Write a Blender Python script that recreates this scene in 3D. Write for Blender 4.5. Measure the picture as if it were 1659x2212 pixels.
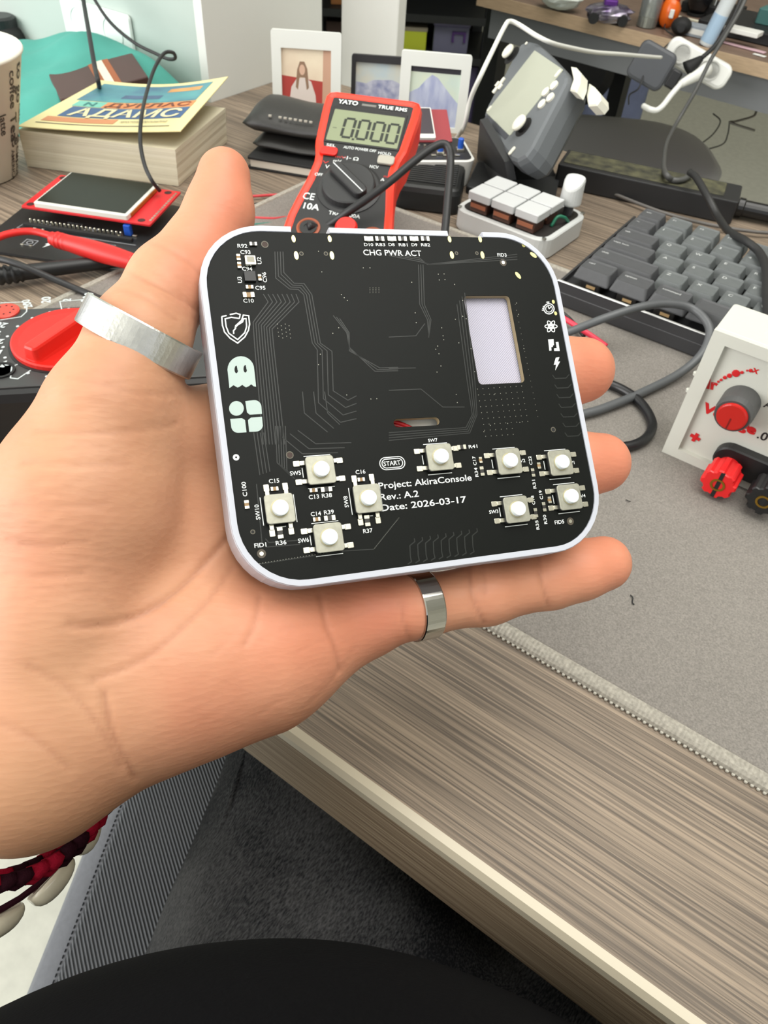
import bpy, bmesh, math, random
import numpy as np
from mathutils import Matrix, Vector
random.seed(7)
for _o in list(bpy.data.objects): bpy.data.objects.remove(_o)
scene = bpy.context.scene
COL = scene.collection

# ------------------------------------------------------------------ camera, world, lights, exposure
F = 1600.0                                    # focal length in pixels of the 1659 x 2212 frame
R = np.array([[0.81264141, 0.58013273, 0.05531679],      # camera right, down, forward in world axes
              [0.45011392, -0.56454138, -0.69187462],
              [-0.3701505, 0.58714482, -0.71989553]])
CAM = np.array([0.0, 0.0, 0.24468])           # metres; desk top is z = 0
cam_data = bpy.data.cameras.new('camera'); cam = bpy.data.objects.new('camera', cam_data); COL.objects.link(cam)
cam.matrix_world = Matrix(((R[0, 0], -R[1, 0], -R[2, 0], CAM[0]), (R[0, 1], -R[1, 1], -R[2, 1], CAM[1]),
                           (R[0, 2], -R[1, 2], -R[2, 2], CAM[2]), (0, 0, 0, 1)))
cam_data.sensor_fit = 'VERTICAL'; cam_data.sensor_height = 24.0; cam_data.lens = F / 2212 * 24.0
cam_data.clip_start = 0.01; cam_data.clip_end = 50
cam_data.dof.use_dof = True; cam_data.dof.focus_distance = 0.178; cam_data.dof.aperture_fstop = 34
scene.camera = cam
world = bpy.data.worlds.new('world'); scene.world = world; world.use_nodes = True
world.node_tree.nodes['Background'].inputs[0].default_value = (0.93, 0.96, 1.0, 1)
world.node_tree.nodes['Background'].inputs[1].default_value = 0.95
def area_light(name, loc, target, sx, sy, power, col):
    l = bpy.data.lights.new(name, 'AREA'); l.shape = 'RECTANGLE'; l.size = sx; l.size_y = sy; l.energy = power; l.color = col
    o = bpy.data.objects.new(name, l); COL.objects.link(o); o.location = loc
    o.rotation_euler = (Vector(target) - Vector(loc)).to_track_quat('-Z', 'Y').to_euler(); return o
area_light('window_daylight', (-1.9, -2.0, 0.9), (-0.2, 0.45, 0.05), 2.8, 1.7, 72, (1.0, 0.985, 0.955))
area_light('ceiling_light', (0.2, 0.4, 1.84), (0.2, 0.4, 0.0), 1.6, 1.6, 34, (1.0, 0.98, 0.94))
scene.view_settings.view_transform = 'Standard'; scene.view_settings.look = 'None'
scene.view_settings.gamma = 1.0; scene.view_settings.exposure = 0.33; scene.view_settings.use_curve_mapping = False

# ------------------------------------------------------------------ geometry from measured image points
CX, CY = 829.5, 1106.0
def ray(px, py): return np.array([(px - CX) / F, (py - CY) / F, 1.0]) @ R
def W(px, py, z=0.0):
    d = ray(px, py); return CAM + d * ((z - CAM[2]) / d[2])
def C(px, py, dep): return CAM + ray(px, py) * dep
def proj(P):
    q = (np.asarray(P, float) - CAM) @ R.T
    return np.stack([CX + F * q[..., 0] / q[..., 2], CY + F * q[..., 1] / q[..., 2], q[..., 2]], -1)
def lin(c):
    c = c / 255.0; return c / 12.92 if c <= 0.04045 else ((c + 0.055) / 1.055) ** 2.4
def rgb(r, g, b): return (lin(r), lin(g), lin(b), 1.0)

# ------------------------------------------------------------------ materials
MATS = {}
def mat(name, col=(200, 200, 200), rough=0.5, metal=0.0, spec=0.5, noise=0.0, nscale=200.0, bump=0.0, bscale=None,
        bdist=0.001, trans=0.0, alpha=1.0, sss=0.0, coat=0.0, col2=None, emit=None, stretch=None, detail=6.0):
    if name in MATS: return MATS[name]
    m = bpy.data.materials.new(name); m.use_nodes = True; nt = m.node_tree; b = nt.nodes['Principled BSDF']
    c = rgb(*col); b.inputs['Base Color'].default_value = c
    b.inputs['Roughness'].default_value = rough; b.inputs['Metallic'].default_value = metal
    b.inputs['Specular IOR Level'].default_value = spec
    if trans: b.inputs['Transmission Weight'].default_value = trans
    if alpha < 1: b.inputs['Alpha'].default_value = alpha
    if coat: b.inputs['Coat Weight'].default_value = coat; b.inputs['Coat Roughness'].default_value = 0.1
    if sss:
        b.inputs['Subsurface Weight'].default_value = sss; b.inputs['Subsurface Radius'].default_value = (1.0, 0.45, 0.25)
        b.inputs['Subsurface Scale'].default_value = 0.004
    if emit: b.inputs['Emission Color'].default_value = rgb(*emit[:3]); b.inputs['Emission Strength'].default_value = emit[3]
    vec = None
    if noise or bump or col2:
        tc = nt.nodes.new('ShaderNodeTexCoord'); vec = tc.outputs['Object']
        if stretch:
            mp = nt.nodes.new('ShaderNodeMapping'); mp.inputs['Scale'].default_value = stretch
            nt.links.new(vec, mp.inputs['Vector']); vec = mp.outputs['Vector']
    if noise or col2:
        n = nt.nodes.new('ShaderNodeTexNoise'); n.inputs['Scale'].default_value = nscale; n.inputs['Detail'].default_value = detail
        nt.links.new(vec, n.inputs['Vector'])
        rp = nt.nodes.new('ShaderNodeValToRGB'); rp.color_ramp.elements[0].position = 0.32; rp.color_ramp.elements[1].position = 0.68
        if col2: rp.color_ramp.elements[0].color = rgb(*col2); rp.color_ramp.elements[1].color = c
        else:
            rp.color_ramp.elements[0].color = tuple(x * (1 - noise) for x in c[:3]) + (1,)
            rp.color_ramp.elements[1].color = tuple(min(1, x * (1 + noise)) for x in c[:3]) + (1,)
        nt.links.new(n.outputs['Fac'], rp.inputs['Fac']); nt.links.new(rp.outputs['Color'], b.inputs['Base Color'])
    if bump:
        n2 = nt.nodes.new('ShaderNodeTexNoise'); n2.inputs['Scale'].default_value = bscale or nscale; n2.inputs['Detail'].default_value = 4
        nt.links.new(vec, n2.inputs['Vector'])
        bp = nt.nodes.new('ShaderNodeBump'); bp.inputs['Strength'].default_value = bump; bp.inputs['Distance'].default_value = bdist
        nt.links.new(n2.outputs['Fac'], bp.inputs['Height']); nt.links.new(bp.outputs['Normal'], b.inputs['Normal'])
    MATS[name] = m; return m

# ------------------------------------------------------------------ object helpers
def link(name, me, m=None, parent=None, M=None, smooth=False):
    o = bpy.data.objects.new(name, me); COL.objects.link(o)
    if m is not None and not me.materials: me.materials.append(m)
    if smooth: me.polygons.foreach_set('use_smooth', [True] * len(me.polygons)); me.update()
    if parent is not None: o.parent = parent
    if M is not None: o.matrix_local = M
    return o
def tag(o, label=None, cat=None, group=None, kind=None):
    if label: o['label'] = label
    if cat: o['category'] = cat
    if group: o['group'] = group
    if kind: o['kind'] = kind
    return o
def thing(name, label, cat, M=None, group=None):
    o = bpy.data.objects.new(name, None); COL.objects.link(o); o.empty_display_size = 0.02
    if M is not None: o.matrix_world = M
    return tag(o, label, cat, group)
def copy_tree(o, parent=None, M=None):
    c = o.copy(); COL.objects.link(c)
    if parent is not None: c.parent = parent
    if M is not None: c.matrix_local = M
    for ch in o.children: copy_tree(ch, c)
    return c
def frame(origin, xdir, zdir):
    """matrix with local x along xdir, local z along zdir (orthogonalised)"""
    z = Vector(zdir).normalized(); x = Vector(xdir); x = (x - z * x.dot(z)).normalized(); y = z.cross(x)
    return Matrix(((x[0], y[0], z[0], origin[0]), (x[1], y[1], z[1], origin[1]), (x[2], y[2], z[2], origin[2]), (0, 0, 0, 1)))
def T(x, y, z=0.0, rz=0.0): return Matrix.Translation((x, y, z)) @ Matrix.Rotation(rz, 4, 'Z')
class MB:
    def __init__(s): s.v = []; s.f = []
    def add(s, v, f):
        n = len(s.v); s.v += [tuple(p) for p in v]; s.f += [tuple(i + n for i in q) for q in f]; return s
    def box(s, x0, x1, y0, y1, z0, z1):
        return s.add([(x0, y0, z0), (x1, y0, z0), (x1, y1, z0), (x0, y1, z0), (x0, y0, z1), (x1, y0, z1), (x1, y1, z1), (x0, y1, z1)],
                     [(0, 3, 2, 1), (4, 5, 6, 7), (0, 1, 5, 4), (1, 2, 6, 5), (2, 3, 7, 6), (3, 0, 4, 7)])
    def rings(s, rings, cap=True):
        n = len(rings[0]); v = [p for r in rings for p in r]; f = []
        for k in range(len(rings) - 1):
            for i in range(n):
                j = (i + 1) % n; f.append((k * n + i, k * n + j, (k + 1) * n + j, (k + 1) * n + i))
        if cap: f.append(tuple(reversed(range(n)))); f.append(tuple(range((len(rings) - 1) * n, len(rings) * n)))
        return s.add(v, f)
    def prism(s, out, levels):
        """out: 2D outline (ccw); levels: list of (z, inset)"""
        return s.rings([[(x, y, z) for x, y in inset(out, d)] for z, d in levels])
    def rbox(s, x0, x1, y0, y1, z0, z1, r=0.001, b=0.0004, n=4):
        o = [(x + (x0 + x1) / 2, y + (y0 + y1) / 2) for x, y in rrect(x1 - x0, y1 - y0, r, n)]
        return s.prism(o, [(z0, b), (z0 + b, 0), (z1 - b, 0), (z1 - b * 0.3, b * 0.3), (z1, b)])
    def lathe(s, prof, n=24, c=(0, 0)):
        return s.rings([[(c[0] + r * math.cos(2 * math.pi * i / n), c[1] + r * math.sin(2 * math.pi * i / n), z) for i in range(n)] for r, z in prof])
    def mesh(s, name='m'):
        me = bpy.data.meshes.new(name); me.from_pydata(s.v, [], s.f); me.update(); return me
    def obj(s, name, m, parent=None, M=None, smooth=False): return link(name, s.mesh(name), m, parent, M, smooth)
def rrect(w, h, r, n=6):
    r = min(r, w / 2 - 1e-6, h / 2 - 1e-6); o = []
    for cx, cy, a0 in ((w / 2 - r, h / 2 - r, 0), (-w / 2 + r, h / 2 - r, 90), (-w / 2 + r, -h / 2 + r, 180), (w / 2 - r, -h / 2 + r, 270)):
        for i in range(n + 1):
            a = math.radians(a0 + 90 * i / n); o.append((cx + r * math.cos(a), cy + r * math.sin(a)))
    return o
def inset(out, d):
    if abs(d) < 1e-9: return list(out)
    n = len(out); res = []
    for i in range(n):
        p, q, r = out[i - 1], out[i], out[(i + 1) % n]
        e1 = (q[0] - p[0], q[1] - p[1]); e2 = (r[0] - q[0], r[1] - q[1])
        l1 = math.hypot(*e1) or 1e-9; l2 = math.hypot(*e2) or 1e-9
        nx, ny = -(e1[1] / l1 + e2[1] / l2), (e1[0] / l1 + e2[0] / l2); l = math.hypot(nx, ny) or 1e-9
        cosh = max(0.35, l / 2); res.append((q[0] + nx / l * d / cosh, q[1] + ny / l * d / cosh))
    return res
def catmull(pts, sub=8):
    P = [np.asarray(p, float) for p in pts]; P = [2 * P[0] - P[1]] + P + [2 * P[-1] - P[-2]]; out = []
    for i in range(1, len(P) - 2):
        for k in range(sub):
            t = k / sub; a, b, c, d = P[i - 1], P[i], P[i + 1], P[i + 2]
            out.append(0.5 * (2 * b + (c - a) * t + (2 * a - 5 * b + 4 * c - d) * t * t + (3 * b - a - 3 * c + d) * t ** 3))
    out.append(P[-2]); return out
def sweep(mb, pts, rad, n=10, sub=8, smooth=True):
    P = catmull(pts, sub) if smooth else [np.asarray(p, float) for p in pts]
    rr = rad if callable(rad) else (lambda t: rad)
    tang = [P[min(i + 1, len(P) - 1)] - P[max(i - 1, 0)] for i in range(len(P))]
    tang = [t / (np.linalg.norm(t) + 1e-12) for t in tang]
    u = np.cross(tang[0], [0.123, 0.456, 0.88]); u /= np.linalg.norm(u); rings = []
    for i, p in enumerate(P):
        u = u - tang[i] * (u @ tang[i]); u /= np.linalg.norm(u); w = np.cross(tang[i], u); r = rr(i / (len(P) - 1))
        rings.append([tuple(p + r * (math.cos(2 * math.pi * k / n) * u + math.sin(2 * math.pi * k / n) * w)) for k in range(n)])
    return mb.rings(rings)
def tube(name, pts, rad, m, parent=None, n=10, sub=8, smooth=True):
    return sweep(MB(), pts, rad, n, sub, smooth).obj(name, m, parent, smooth=True)
def fillmesh(loops, z0, z1, name='fill'):
    """flat solid with holes: first loop outer, others holes; all 2D"""
    bm = bmesh.new(); es = []
    for lp in loops:
        vs = [bm.verts.new((x, y, z0)) for x, y in lp]
        es += [bm.edges.new((vs[i], vs[(i + 1) % len(vs)])) for i in range(len(vs))]
    bmesh.ops.triangle_fill(bm, use_beauty=True, use_dissolve=False, edges=es, normal=(0, 0, 1))
    if z1 > z0:
        g = bmesh.ops.extrude_face_region(bm, geom=list(bm.faces))
        bmesh.ops.translate(bm, verts=[e for e in g['geom'] if isinstance(e, bmesh.types.BMVert)], vec=(0, 0, z1 - z0))
    bmesh.ops.recalc_face_normals(bm, faces=bm.faces)
    me = bpy.data.meshes.new(name); bm.to_mesh(me); bm.free(); return me
def stroke2(mb, pts, w, z0, z1, closed=False):
    """flat ribbon of width w along 2D points"""
    P = [np.asarray(p, float) for p in pts]; n = len(P); L = []; Rr = []
    for i in range(n):
        a = P[i - 1] if (i > 0 or closed) else P[i]; b = P[(i + 1) % n] if (i < n - 1 or closed) else P[i]
        d1 = P[i] - a; d2 = b - P[i]
        d1 = d1 / (np.linalg.norm(d1) or 1); d2 = d2 / (np.linalg.norm(d2) or 1)
        t = d1 + d2; l = np.linalg.norm(t) or 1; t = t / l
        k = 1 / max(0.8, l / 2 if (np.any(d1) and np.any(d2)) else 1)
        nn = np.array([-t[1], t[0]]) * w / 2 * k; L.append(P[i] + nn); Rr.append(P[i] - nn)
    v = []; f = []
    for l, r in zip(L, Rr): v += [(l[0], l[1], z0), (r[0], r[1], z0), (l[0], l[1], z1), (r[0], r[1], z1)]
    for i in range(n if closed else n - 1):
        a = 4 * i; b = 4 * ((i + 1) % n); f += [(a + 2, a + 3, b + 3, b + 2), (a, a + 2, b + 2, b), (a + 3, a + 1, b + 1, b + 3)]
    if not closed: f += [(0, 1, 3, 2), (4 * n - 4, 4 * n - 2, 4 * n - 1, 4 * n - 3)]
    return mb.add(v, f)
_TXT = {}
def text_mesh(s, bold=0.0, thick=0.00004):
    cu = bpy.data.curves.new('t', 'FONT'); cu.body = s; cu.size = 1.0; cu.resolution_u = 3; cu.offset = bold; cu.extrude = 0
    o = bpy.data.objects.new('t', cu); COL.objects.link(o); dg = bpy.context.evaluated_depsgraph_get()
    me = bpy.data.meshes.new_from_object(o.evaluated_get(dg)); bpy.data.objects.remove(o); bpy.data.curves.remove(cu)
    return me
def text(name, s, m, parent, M, width=None, cap=None, bold=0.0, z=0.00005):
    """flat lettering; starts at local origin of M, scaled to width (m) and cap height (m)"""
    me = text_mesh(s, bold); n = len(me.vertices)
    co = np.zeros(n * 3); me.vertices.foreach_get('co', co); co = co.reshape(-1, 3)
    x0 = co[:, 0].min(); w = co[:, 0].max() - x0; h = 0.73
    sy = cap / h; sx = (width / w) if width else sy
    co[:, 0] = (co[:, 0] - x0) * sx; co[:, 1] *= sy; co[:, 2] = z
    me.vertices.foreach_set('co', co.ravel()); me.update(); me.materials.clear()
    return link(name, me, m, parent, M)
# ------------------------------------------------------------------ common materials
M_SKINRED = None
def wood_mat(name, dark, light, ang=0.0):
    m = bpy.data.materials.new(name); m.use_nodes = True; nt = m.node_tree; b = nt.nodes['Principled BSDF']
    tc = nt.nodes.new('ShaderNodeTexCoord'); mp = nt.nodes.new('ShaderNodeMapping')
    mp.inputs['Scale'].default_value = (11.0, 900.0, 900.0); mp.inputs['Rotation'].default_value = (0, 0, ang)
    nt.links.new(tc.outputs['Object'], mp.inputs['Vector'])
    n1 = nt.nodes.new('ShaderNodeTexNoise'); n1.inputs['Scale'].default_value = 1.0; n1.inputs['Detail'].default_value = 8; n1.inputs['Distortion'].default_value = 0.6
    nt.links.new(mp.outputs['Vector'], n1.inputs['Vector'])
    mp2 = nt.nodes.new('ShaderNodeMapping'); mp2.inputs['Scale'].default_value = (1.6, 34, 34); mp2.inputs['Rotation'].default_value = (0, 0, ang)
    nt.links.new(tc.outputs['Object'], mp2.inputs['Vector'])
    n2 = nt.nodes.new('ShaderNodeTexNoise'); n2.inputs['Scale'].default_value = 1.0; n2.inputs['Detail'].default_value = 4
    nt.links.new(mp2.outputs['Vector'], n2.inputs['Vector'])
    mx = nt.nodes.new('ShaderNodeMix'); mx.data_type = 'FLOAT'; mx.inputs['Factor'].default_value = 0.22
    nt.links.new(n1.outputs['Fac'], mx.inputs['A']); nt.links.new(n2.outputs['Fac'], mx.inputs['B'])
    rp = nt.nodes.new('ShaderNodeValToRGB'); e = rp.color_ramp.elements
    e[0].position = 0.40; e[0].color = rgb(*dark); e[1].position = 0.62; e[1].color = rgb(*light)
    nt.links.new(mx.outputs['Result'], rp.inputs['Fac']); nt.links.new(rp.outputs['Color'], b.inputs['Base Color'])
    bp = nt.nodes.new('ShaderNodeBump'); bp.inputs['Strength'].default_value = 0.5; bp.inputs['Distance'].default_value = 0.0004
    nt.links.new(n1.outputs['Fac'], bp.inputs['Height']); nt.links.new(bp.outputs['Normal'], b.inputs['Normal'])
    b.inputs['Roughness'].default_value = 0.55; MATS[name] = m; return m
wood = wood_mat('desk_wood', (91, 80, 69), (153, 136, 117))
wood_edge = wood_mat('desk_edge_wood', (128, 108, 86), (176, 156, 130))
wood_far = mat('far_desk_wood', (118, 98, 84), 0.5, noise=0.25, nscale=30, stretch=(1, 12, 12))
cream = mat('cream_edging', (196, 186, 164), 0.35)
black_pl = mat('black_plastic', (26, 26, 27), 0.45)
black_mt = mat('black_matte', (22, 22, 22), 0.7)
black_rub = mat('black_rubber', (34, 34, 35), 0.5)
grey_cab = mat('grey_cable', (84, 86, 88), 0.45)
white_pl = mat('white_plastic', (232, 232, 226), 0.45)
white_pr = mat('white_printed_plastic', (204, 206, 204), 0.5, bump=0.25, bscale=900, bdist=0.0003)
silver = mat('silver_metal', (205, 205, 200), 0.25, 1.0)
tin = mat('tinned_metal', (215, 212, 196), 0.3, 1.0)
gold = mat('gold_pad', (214, 206, 140), 0.35, 0.9)
red_pl = mat('red_plastic', (226, 34, 24), 0.4)
print_w = mat('white_print', (226, 230, 228), 0.6)
print_red = mat('red_print', (190, 40, 36), 0.6)
print_blk = mat('black_print', (24, 22, 22), 0.6)

# ------------------------------------------------------------------ the setting
def struct(name, mb, m, parent=None): return tag(mb.obj(name, m, parent), kind='structure')
floor_m = mat('floor_grey', (206, 205, 192), 0.55, noise=0.06, nscale=60)
struct('floor', MB().box(-5, 4, -2.5, 4.9, -0.78, -0.73), floor_m)
wall_m = mat('wall_mint_white', (182, 194, 187), 0.7, noise=0.01, nscale=20)
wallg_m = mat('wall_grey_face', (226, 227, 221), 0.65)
struct('wall_back', MB().box(-5, 4, 4.55, 4.7, -0.73, 1.9), mat('far_wall_grey', (190, 188, 172), 0.7))
struct('baseboard_back', MB().box(-5, 4, 4.52, 4.549, -0.73, -0.62), mat('dark_baseboard', (40, 40, 38), 0.6))
struct('ceiling', MB().box(-5, 4, -2.5, 4.9, 1.9, 1.95), mat('ceiling_white', (226, 226, 220), 0.8))
struct('wall_right', MB().box(3.9, 4.0, -1.0, 4.55, -0.73, 1.9), mat('right_wall_grey', (200, 198, 184), 0.7))
struct('wall_far_left', MB().box(-5, -4.9, 0.7, 4.55, -0.73, 1.9), MATS['right_wall_grey'])
struct('wall_left', MB().box(-2.6, -0.575, 0.535, 0.70, -0.73, 1.7), wall_m)
# painted end panel of the wall, a hair proud of it
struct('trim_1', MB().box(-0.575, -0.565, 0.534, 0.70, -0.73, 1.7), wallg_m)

# ------------------------------------------------------------------ desk
desk = thing('desk', 'wood-grain office desk with pale front edging under the clutter', 'desk', Matrix.Translation((0, 0, 0)))
DY = 0.0893
MB().box(-1.15, 0.75, DY + 0.0045, 0.533, -0.024, 0.0).box(-0.5645, 0.75, 0.533, 0.665, -0.024, 0.0).obj('desk_top', wood, desk)
o = MB(); o.rings([[(x, DY + y, z) for y, z in ((0.0045, 0.0), (0.0018, -0.0006), (0.0003, -0.003), (0.0, -0.0062), (0.0045, -0.0062))] for x in (-1.15, 0.75)])
o.obj('edge_trim', cream, desk)
MB().box(-1.15, 0.75, DY, DY + 0.0045, -0.042, -0.0062).obj('edge_band', wood_edge, desk)
MB().box(-1.15, 0.75, DY + 0.0045, DY + 0.03, -0.042, -0.024).obj('front_rail', wood_edge, desk)
for x, y in ((-1.1, 0.13), (0.68, 0.13), (-1.1, 0.6), (0.68, 0.6)):
    MB().box(x, x + 0.04, y, y + 0.04, -0.73, -0.0241).obj('leg', mat('desk_leg_grey', (70, 70, 70), 0.5), desk)

# ------------------------------------------------------------------ desk mat with stitched border
def fabric_mat(name, col, sc, amt=0.16):
    m = bpy.data.materials.new(name); m.use_nodes = True; nt = m.node_tree; b = nt.nodes['Principled BSDF']
    tc = nt.nodes.new('ShaderNodeTexCoord'); b.inputs['Roughness'].default_value = 0.9; b.inputs['Specular IOR Level'].default_value = 0.15
    w = nt.nodes.new('ShaderNodeTexNoise'); w.inputs['Scale'].default_value = sc; w.inputs['Detail'].default_value = 3
    nt.links.new(tc.outputs['Object'], w.inputs['Vector'])
    n = nt.nodes.new('ShaderNodeTexNoise'); n.inputs['Scale'].default_value = 6; n.inputs['Detail'].default_value = 6
    nt.links.new(tc.outputs['Object'], n.inputs['Vector'])
    c = rgb(*col); rp = nt.nodes.new('ShaderNodeValToRGB')
    rp.color_ramp.elements[0].color = tuple(x * (1 - amt * 2) for x in c[:3]) + (1,); rp.color_ramp.elements[1].color = tuple(x * (1 + amt) for x in c[:3]) + (1,)
    rp.color_ramp.elements[0].position = 0.35; rp.color_ramp.elements[1].position = 0.65
    mx = nt.nodes.new('ShaderNodeMix'); mx.data_type = 'FLOAT'; mx.inputs['Factor'].default_value = 0.35
    nt.links.new(w.outputs['Fac'], mx.inputs['A']); nt.links.new(n.outputs['Fac'], mx.inputs['B'])
    nt.links.new(mx.outputs['Result'], rp.inputs['Fac']); nt.links.new(rp.outputs['Color'], b.inputs['Base Color'])
    bp = nt.nodes.new('ShaderNodeBump'); bp.inputs['Strength'].default_value = 0.4; bp.inputs['Distance'].default_value = 0.0003
    nt.links.new(w.outputs['Fac'], bp.inputs['Height']); nt.links.new(bp.outputs['Normal'], b.inputs['Normal'])
    MATS[name] = m; return m
mat_x0, mat_x1, mat_y0, mat_y1, mat_z = -0.382, 0.52, 0.1727, 0.4616, 0.003
pad = thing('desk_mat', 'grey fabric desk mat with pale stitched border under the keyboard', 'desk mat')
MB().rbox(mat_x0 + 0.001, mat_x1 - 0.001, mat_y0 + 0.001, mat_y1 - 0.001, 0.0002, mat_z, 0.012, 0.0006).obj('mat_fabric', fabric_mat('mat_cloth', (133, 128, 122), 1500), pad)
thread = mat('border_thread', (158, 153, 142), 0.8, noise=0.2, nscale=700)
def border(p0, p1, nrm, near):
    """overlock seam: a rounded band with thread loops"""
    p0 = np.array(p0); p1 = np.array(p1); L = np.linalg.norm(p1 - p0); t = (p1 - p0) / L; nn = np.array(nrm); rows = []
    prof = [(-0.0006, 0.0), (-0.0009, 0.0012), (-0.0004, 0.0026), (0.0008, 0.0036), (0.0026, 0.0040), (0.0046, 0.0037), (0.0052, 0.0028)]
    mb = MB(); N = int(L / 0.0008) if near else 40
    for i in range(N + 1):
        q = p0 + t * L * i / N; w = 0.00014 * (1 if i % 2 else -1) if near else 0
        rows.append([(q[0] + nn[0] * (a - w * 0.7), q[1] + nn[1] * (a - w * 0.7), h + (w if k in (2, 3, 4, 5) else 0)) for k, (a, h) in enumerate(prof)])
    n = len(prof); v = [p for r in rows for p in r]; f = []
    for i in range(N):
        for k in range(n - 1): f.append((i * n + k, (i + 1) * n + k, (i + 1) * n + k + 1, i * n + k + 1))
    mb.add(v, f); return tag(mb.obj('stitched_border', thread, pad), kind='stuff')
border((mat_x0, mat_y0), (mat_x1, mat_y0), (0, 1), True)
border((mat_x0, mat_y1), (mat_x1, mat_y1), (0, -1), False)
border((mat_x0, mat_y0), (mat_x0, mat_y1), (1, 0), False)
# the row of small lock stitches at the foot of the front seam
lk = MB()
for i in range(int((mat_x1 + 0.2) / 0.0022)):
    x = -0.2 + i * 0.0022
    lk.rbox(x, x + 0.0013, mat_y0 - 0.0016, mat_y0 - 0.0004, 0.0001, 0.0012, 0.0005, 0.0003, 2)
tag(lk.obj('lock_stitches', mat('stitch_pale', (176, 172, 160), 0.8), pad), kind='stuff')
# ------------------------------------------------------------------ held console: black circuit board in a white printed shell
D_CTR = np.array([0.006779, -0.028394, 0.177099]); D_X = np.array([0.938157, -0.099659, 0.331555])
D_Y = np.array([0.151217, 0.979447, -0.133478]); D_N = np.array([-0.311439, 0.17536, 0.933946])
PW, PH, PR = 0.090, 0.0814, 0.0138
def dplane(px, py, h=0.0):
    """camera-space point on the board plane raised by h towards the viewer"""
    d = np.array([(px - CX) / F, (py - CY) / F, 1.0]); return d * (((D_CTR @ D_N) - h) / (d @ D_N))
def pl(px, py, h=0.0):
    q = dplane(px, py, h) - D_CTR; return np.array([q @ D_X, -(q @ D_Y)])
def c2w(q): return CAM + np.asarray(q) @ R
DEV_M = frame(c2w(D_CTR), D_X @ R, -D_N @ R)
console = thing('circuit_board_console', 'white-rimmed black circuit board console held in the hand', 'circuit board', DEV_M)
z1 = lambda x, y: (420 + x * 440 / 1659, 480 + y * 440 / 1659)
z2 = lambda x, y: (840 + x * 460 / 1659, 480 + y * 460 / 1659)
z3 = lambda x, y: (460 + x * 400 / 1659, 920 + y * 400 / 1659)
z4 = lambda x, y: (800 + x * 500 / 1659, 900 + y * 500 / 1659)
solder = bpy.data.materials.new('black_soldermask'); solder.use_nodes = True
_b = solder.node_tree.nodes['Principled BSDF']; _b.inputs['Base Color'].default_value = rgb(19, 21, 19); _b.inputs['Roughness'].default_value = 0.42
_b.inputs['Specular IOR Level'].default_value = 0.12
trace_m = mat('trace_under_mask', (31, 34, 31), 0.4, spec=0.35)
fr4 = mat('board_edge_fibreglass', (150, 134, 104), 0.7)
shell_m = bpy.data.materials.new('translucent_white_shell'); shell_m.use_nodes = True
_b = shell_m.node_tree.nodes['Principled BSDF']; _b.inputs['Base Color'].default_value = rgb(192, 195, 205); _b.inputs['Roughness'].default_value = 0.42
_b.inputs['Subsurface Weight'].default_value = 0.25; _b.inputs['Subsurface Radius'].default_value = (1, 1, 1); _b.inputs['Subsurface Scale'].default_value = 0.002
_nt = shell_m.node_tree; _tc = _nt.nodes.new('ShaderNodeTexCoord'); _w = _nt.nodes.new('ShaderNodeTexWave')   # printed layer lines
_w.bands_direction = 'Z'; _w.inputs['Scale'].default_value = 700; _nt.links.new(_tc.outputs['Object'], _w.inputs['Vector'])
_bp = _nt.nodes.new('ShaderNodeBump'); _bp.inputs['Strength'].default_value = 0.35; _bp.inputs['Distance'].default_value = 0.0003
_nt.links.new(_w.outputs['Fac'], _bp.inputs['Height']); _nt.links.new(_bp.outputs['Normal'], _b.inputs['Normal'])
silk = mat('white_silkscreen', (232, 236, 234), 0.6); silk_mint = mat('bare_mint_silkscreen', (178, 195, 189), 0.5)

# shell: wall ring (with two gaps for the sockets in the top edge) and floor
def shell_mesh():
    out = rrect(PW + 0.0032, PH + 0.0032, PR + 0.0016, 10); inn = rrect(PW + 0.0002, PH + 0.0002, PR, 10)
    mb = MB(); zt, zb = 0.0002, -0.0100; n = len(out); gaps = [(pl(629, 505)[0], pl(712, 505)[0]), (pl(967, 505)[0], pl(1042, 505)[0])]
    # split the straight top edge so gaps can be cut
    def dens(o, off):
        r = []
        for i in range(n):
            a, b = o[i], o[(i + 1) % n]; r.append(a)
            if a[1] > 0.03 and b[1] > 0.03 and abs(a[0] - b[0]) > 0.03:
                for g in sorted([x for gp in gaps for x in gp], reverse=True): r.append((g, a[1]))
        return r
    o2, i2 = dens(out, 0), dens(inn, 0); N = len(o2); v = []; f = []
    for (ox, oy), (ix, iy) in zip(o2, i2):
        v += [(ox, oy, zt - 0.0004), (ox * 0.996, oy * 0.996, zt), (ix, iy, zt), (ix, iy, zb + 0.002), (ox, oy, zb + 0.0012), (ox * 0.985, oy * 0.985, zb)]
    for i in range(N):
        j = (i + 1) % N; xm = (o2[i][0] + o2[j][0]) / 2; gap = o2[i][1] > 0.03 and o2[j][1] > 0.03 and any(a < xm < b for a, b in gaps)
        a, b = 6 * i, 6 * j
        if not gap:
            f += [(a + 4, b + 4, b, a), (a, b, b + 1, a + 1), (a + 1, b + 1, b + 2, a + 2), (a + 2, b + 2, b + 3, a + 3)]
        else:
            k = len(v)                              # lowered sill under the socket
            for q, (x, y) in ((0, o2[i]), (1, o2[j])): v += [(x, y, -0.0042), (x, y - 0.0015, -0.0042)]
            f += [(a + 4, b + 4, k + 2, k), (k, k + 2, k + 3, k + 1), (k + 1, k + 3, b + 3, a + 3), (a, a + 1, a + 2, k + 1, k), (b, k + 2, k + 3, b + 2, b + 1)]
        f += [(a + 5, b + 5, b + 4, a + 4)]
    f.append(tuple(6 * i + 5 for i in reversed(range(N)))); f.append(tuple(6 * i + 3 for i in range(N)))
    return mb.add(v, f)
shell_mesh().obj('shell', shell_m, console)
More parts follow.
